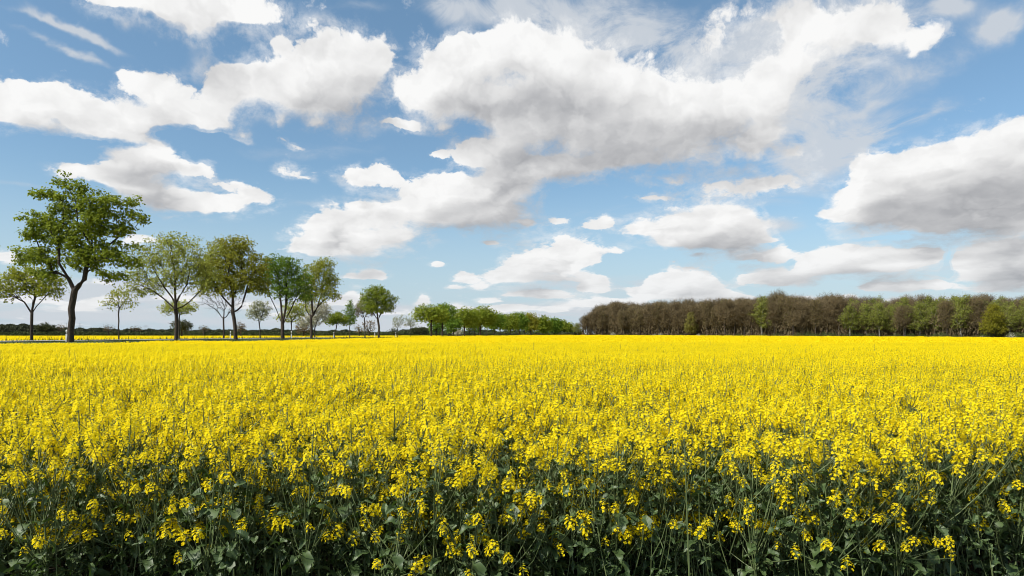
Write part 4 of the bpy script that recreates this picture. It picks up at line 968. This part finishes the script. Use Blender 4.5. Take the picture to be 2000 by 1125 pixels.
# ---------------------------------------------------------------- power pylons far off
def build_pylons():
    st = rough_mat('galvanised_steel', (.30, .31, .32), (.38, .39, .40), 4.0, .6, spec=.4)
    def pylon(H):
        legs = MB(); arms = MB(); br = MB(); w0, w1 = H * .09, H * .018; lev = np.linspace(0, 1, 9); wd = w0 + (w1 - w0) * np.minimum(lev / .75, 1) ** .8
        c = [np.array([[sx * wd[i], sy * wd[i], lev[i] * H] for i in range(9)]) for sx, sy in ((1, 1), (1, -1), (-1, -1), (-1, 1))]
        for q in c: legs.tube(q, .16, 4)
        for i in range(8):
            for a in range(4):
                b = (a + 1) % 4; br.tube(np.array([c[a][i], c[b][i + 1]]), .08, 3); br.tube(np.array([c[b][i], c[a][i + 1]]), .08, 3)
        for z, l in ((.70, .20), (.82, .27), (.93, .17)):
            for sx in (-1, 1):
                arms.tube(np.array([[0, 0, z * H + .02 * H], [sx * l * H, 0, z * H]]), .14, 4); arms.tube(np.array([[0, 0, z * H - .015 * H], [sx * l * H, 0, z * H - .01]]), .12, 4)
                arms.tube(np.array([[sx * l * H * .97, 0, z * H - .02], [sx * l * H * .97, 0, z * H - 2.2]]), .12, 4)
        return legs.mesh('leg_frame', [st]), br.mesh('bracing', [st]), arms.mesh('cross_arms', [st])
    dat = pylon(42.0)
    for px, y, lab in ((156, 631, 'lattice power pylon on the horizon just right of the big maple trunk'), (130, 631, 'lattice power pylon on the horizon behind the big maple trunk'), (285, 634.5, 'lattice power pylon on the horizon between the thin sapling and the lime tree'),
                       (548, 637, 'lattice power pylon on the horizon behind the rich green tree'), (693, 631, 'lattice power pylon on the horizon between the narrow tree and the thin brownish tree')):
        Y = (42 - CAMH) * FPX / (HORIZ - y); o = link('power_pylon', None); o.location = (at_px(px, Y), Y, 0); o.rotation_euler = (0, 0, .5); tag(o, lab, 'pylon', 'power pylons on the horizon'); o.empty_display_size = 2
        for nm, d in zip(('leg_frame', 'bracing', 'cross_arms'), dat): link(nm, d, o)
build_pylons()

# ---------------------------------------------------------------- roadside marker posts
def build_posts():
    wm = rough_mat('post_plastic', (.70, .70, .68), (.80, .80, .78), 6.0, .45, spec=.4); bm_ = rough_mat('black_band', (.012, .012, .012), (.02, .02, .02), 6.0, .5)
    rm, N, out = mat('reflector'); p = N.n('ShaderNodeBsdfPrincipled'); p.inputs['Base Color'].default_value = (.62, .60, .52, 1); p.inputs['Roughness'].default_value = .15; N.put(out.inputs[0], p.outputs[0])
    def prism(mb, z0, z1, g=0.0, slant=0.0):
        a, b = .062 + g, .055 + g; tri = np.array([[-a, -b, 0], [a, -b, 0], [a * .55, b * .9, 0], [-a * .55, b * .9, 0]])
        lo = tri + [0, 0, z0]; hi = tri + [0, 0, z1]; hi[:, 2] += slant * np.array([0, 0, 1, 1]); lo2 = lo
        if slant and z0 > .3: lo2 = lo.copy()
        mb.add(np.concatenate([lo2, hi]), [[0, 3, 2, 1], [4, 5, 6, 7], [0, 1, 5, 4], [1, 2, 6, 5], [2, 3, 7, 6], [3, 0, 4, 7]])
    a = MB(); prism(a, -.1, 1.0, 0, .05); b = MB(); prism(b, .66, .88, .004); c = MB(); c.box((0, -.062, .77), (.05, .008, .16))
    dat = [(n, x.mesh(n, [m_])) for n, x, m_ in (('shaft', a, wm), ('black_band', b, bm_), ('reflector', c, rm))]
    for px, off, lab in ((130, .9, 'white marker post with black band standing against the big maple trunk'), (450, 9.6, 'white marker post with black band between the bare tree and the bronze-olive trunk'),
                         (569, 1.6, 'white marker post with black band right of the multi-stemmed green tree'), (652, 9.6, 'small white marker post at the stem of the short bushy tree'),
                         (732, 1.6, 'small white marker post left of the round dense green tree'), (773, 9.6, 'tiny distant white marker post by the pale saplings')):
        X, Y = row_point(px, off); o = link('marker_post', None); o.location = (X, Y, float(road_z(Y)) + (.02 if px < 700 else .35)); o.rotation_euler = (0, 0, .2); o.empty_display_size = .2
        tag(o, lab, 'marker post', 'marker posts along the road')
        for n, d in dat: link(n, d, o)
build_posts()
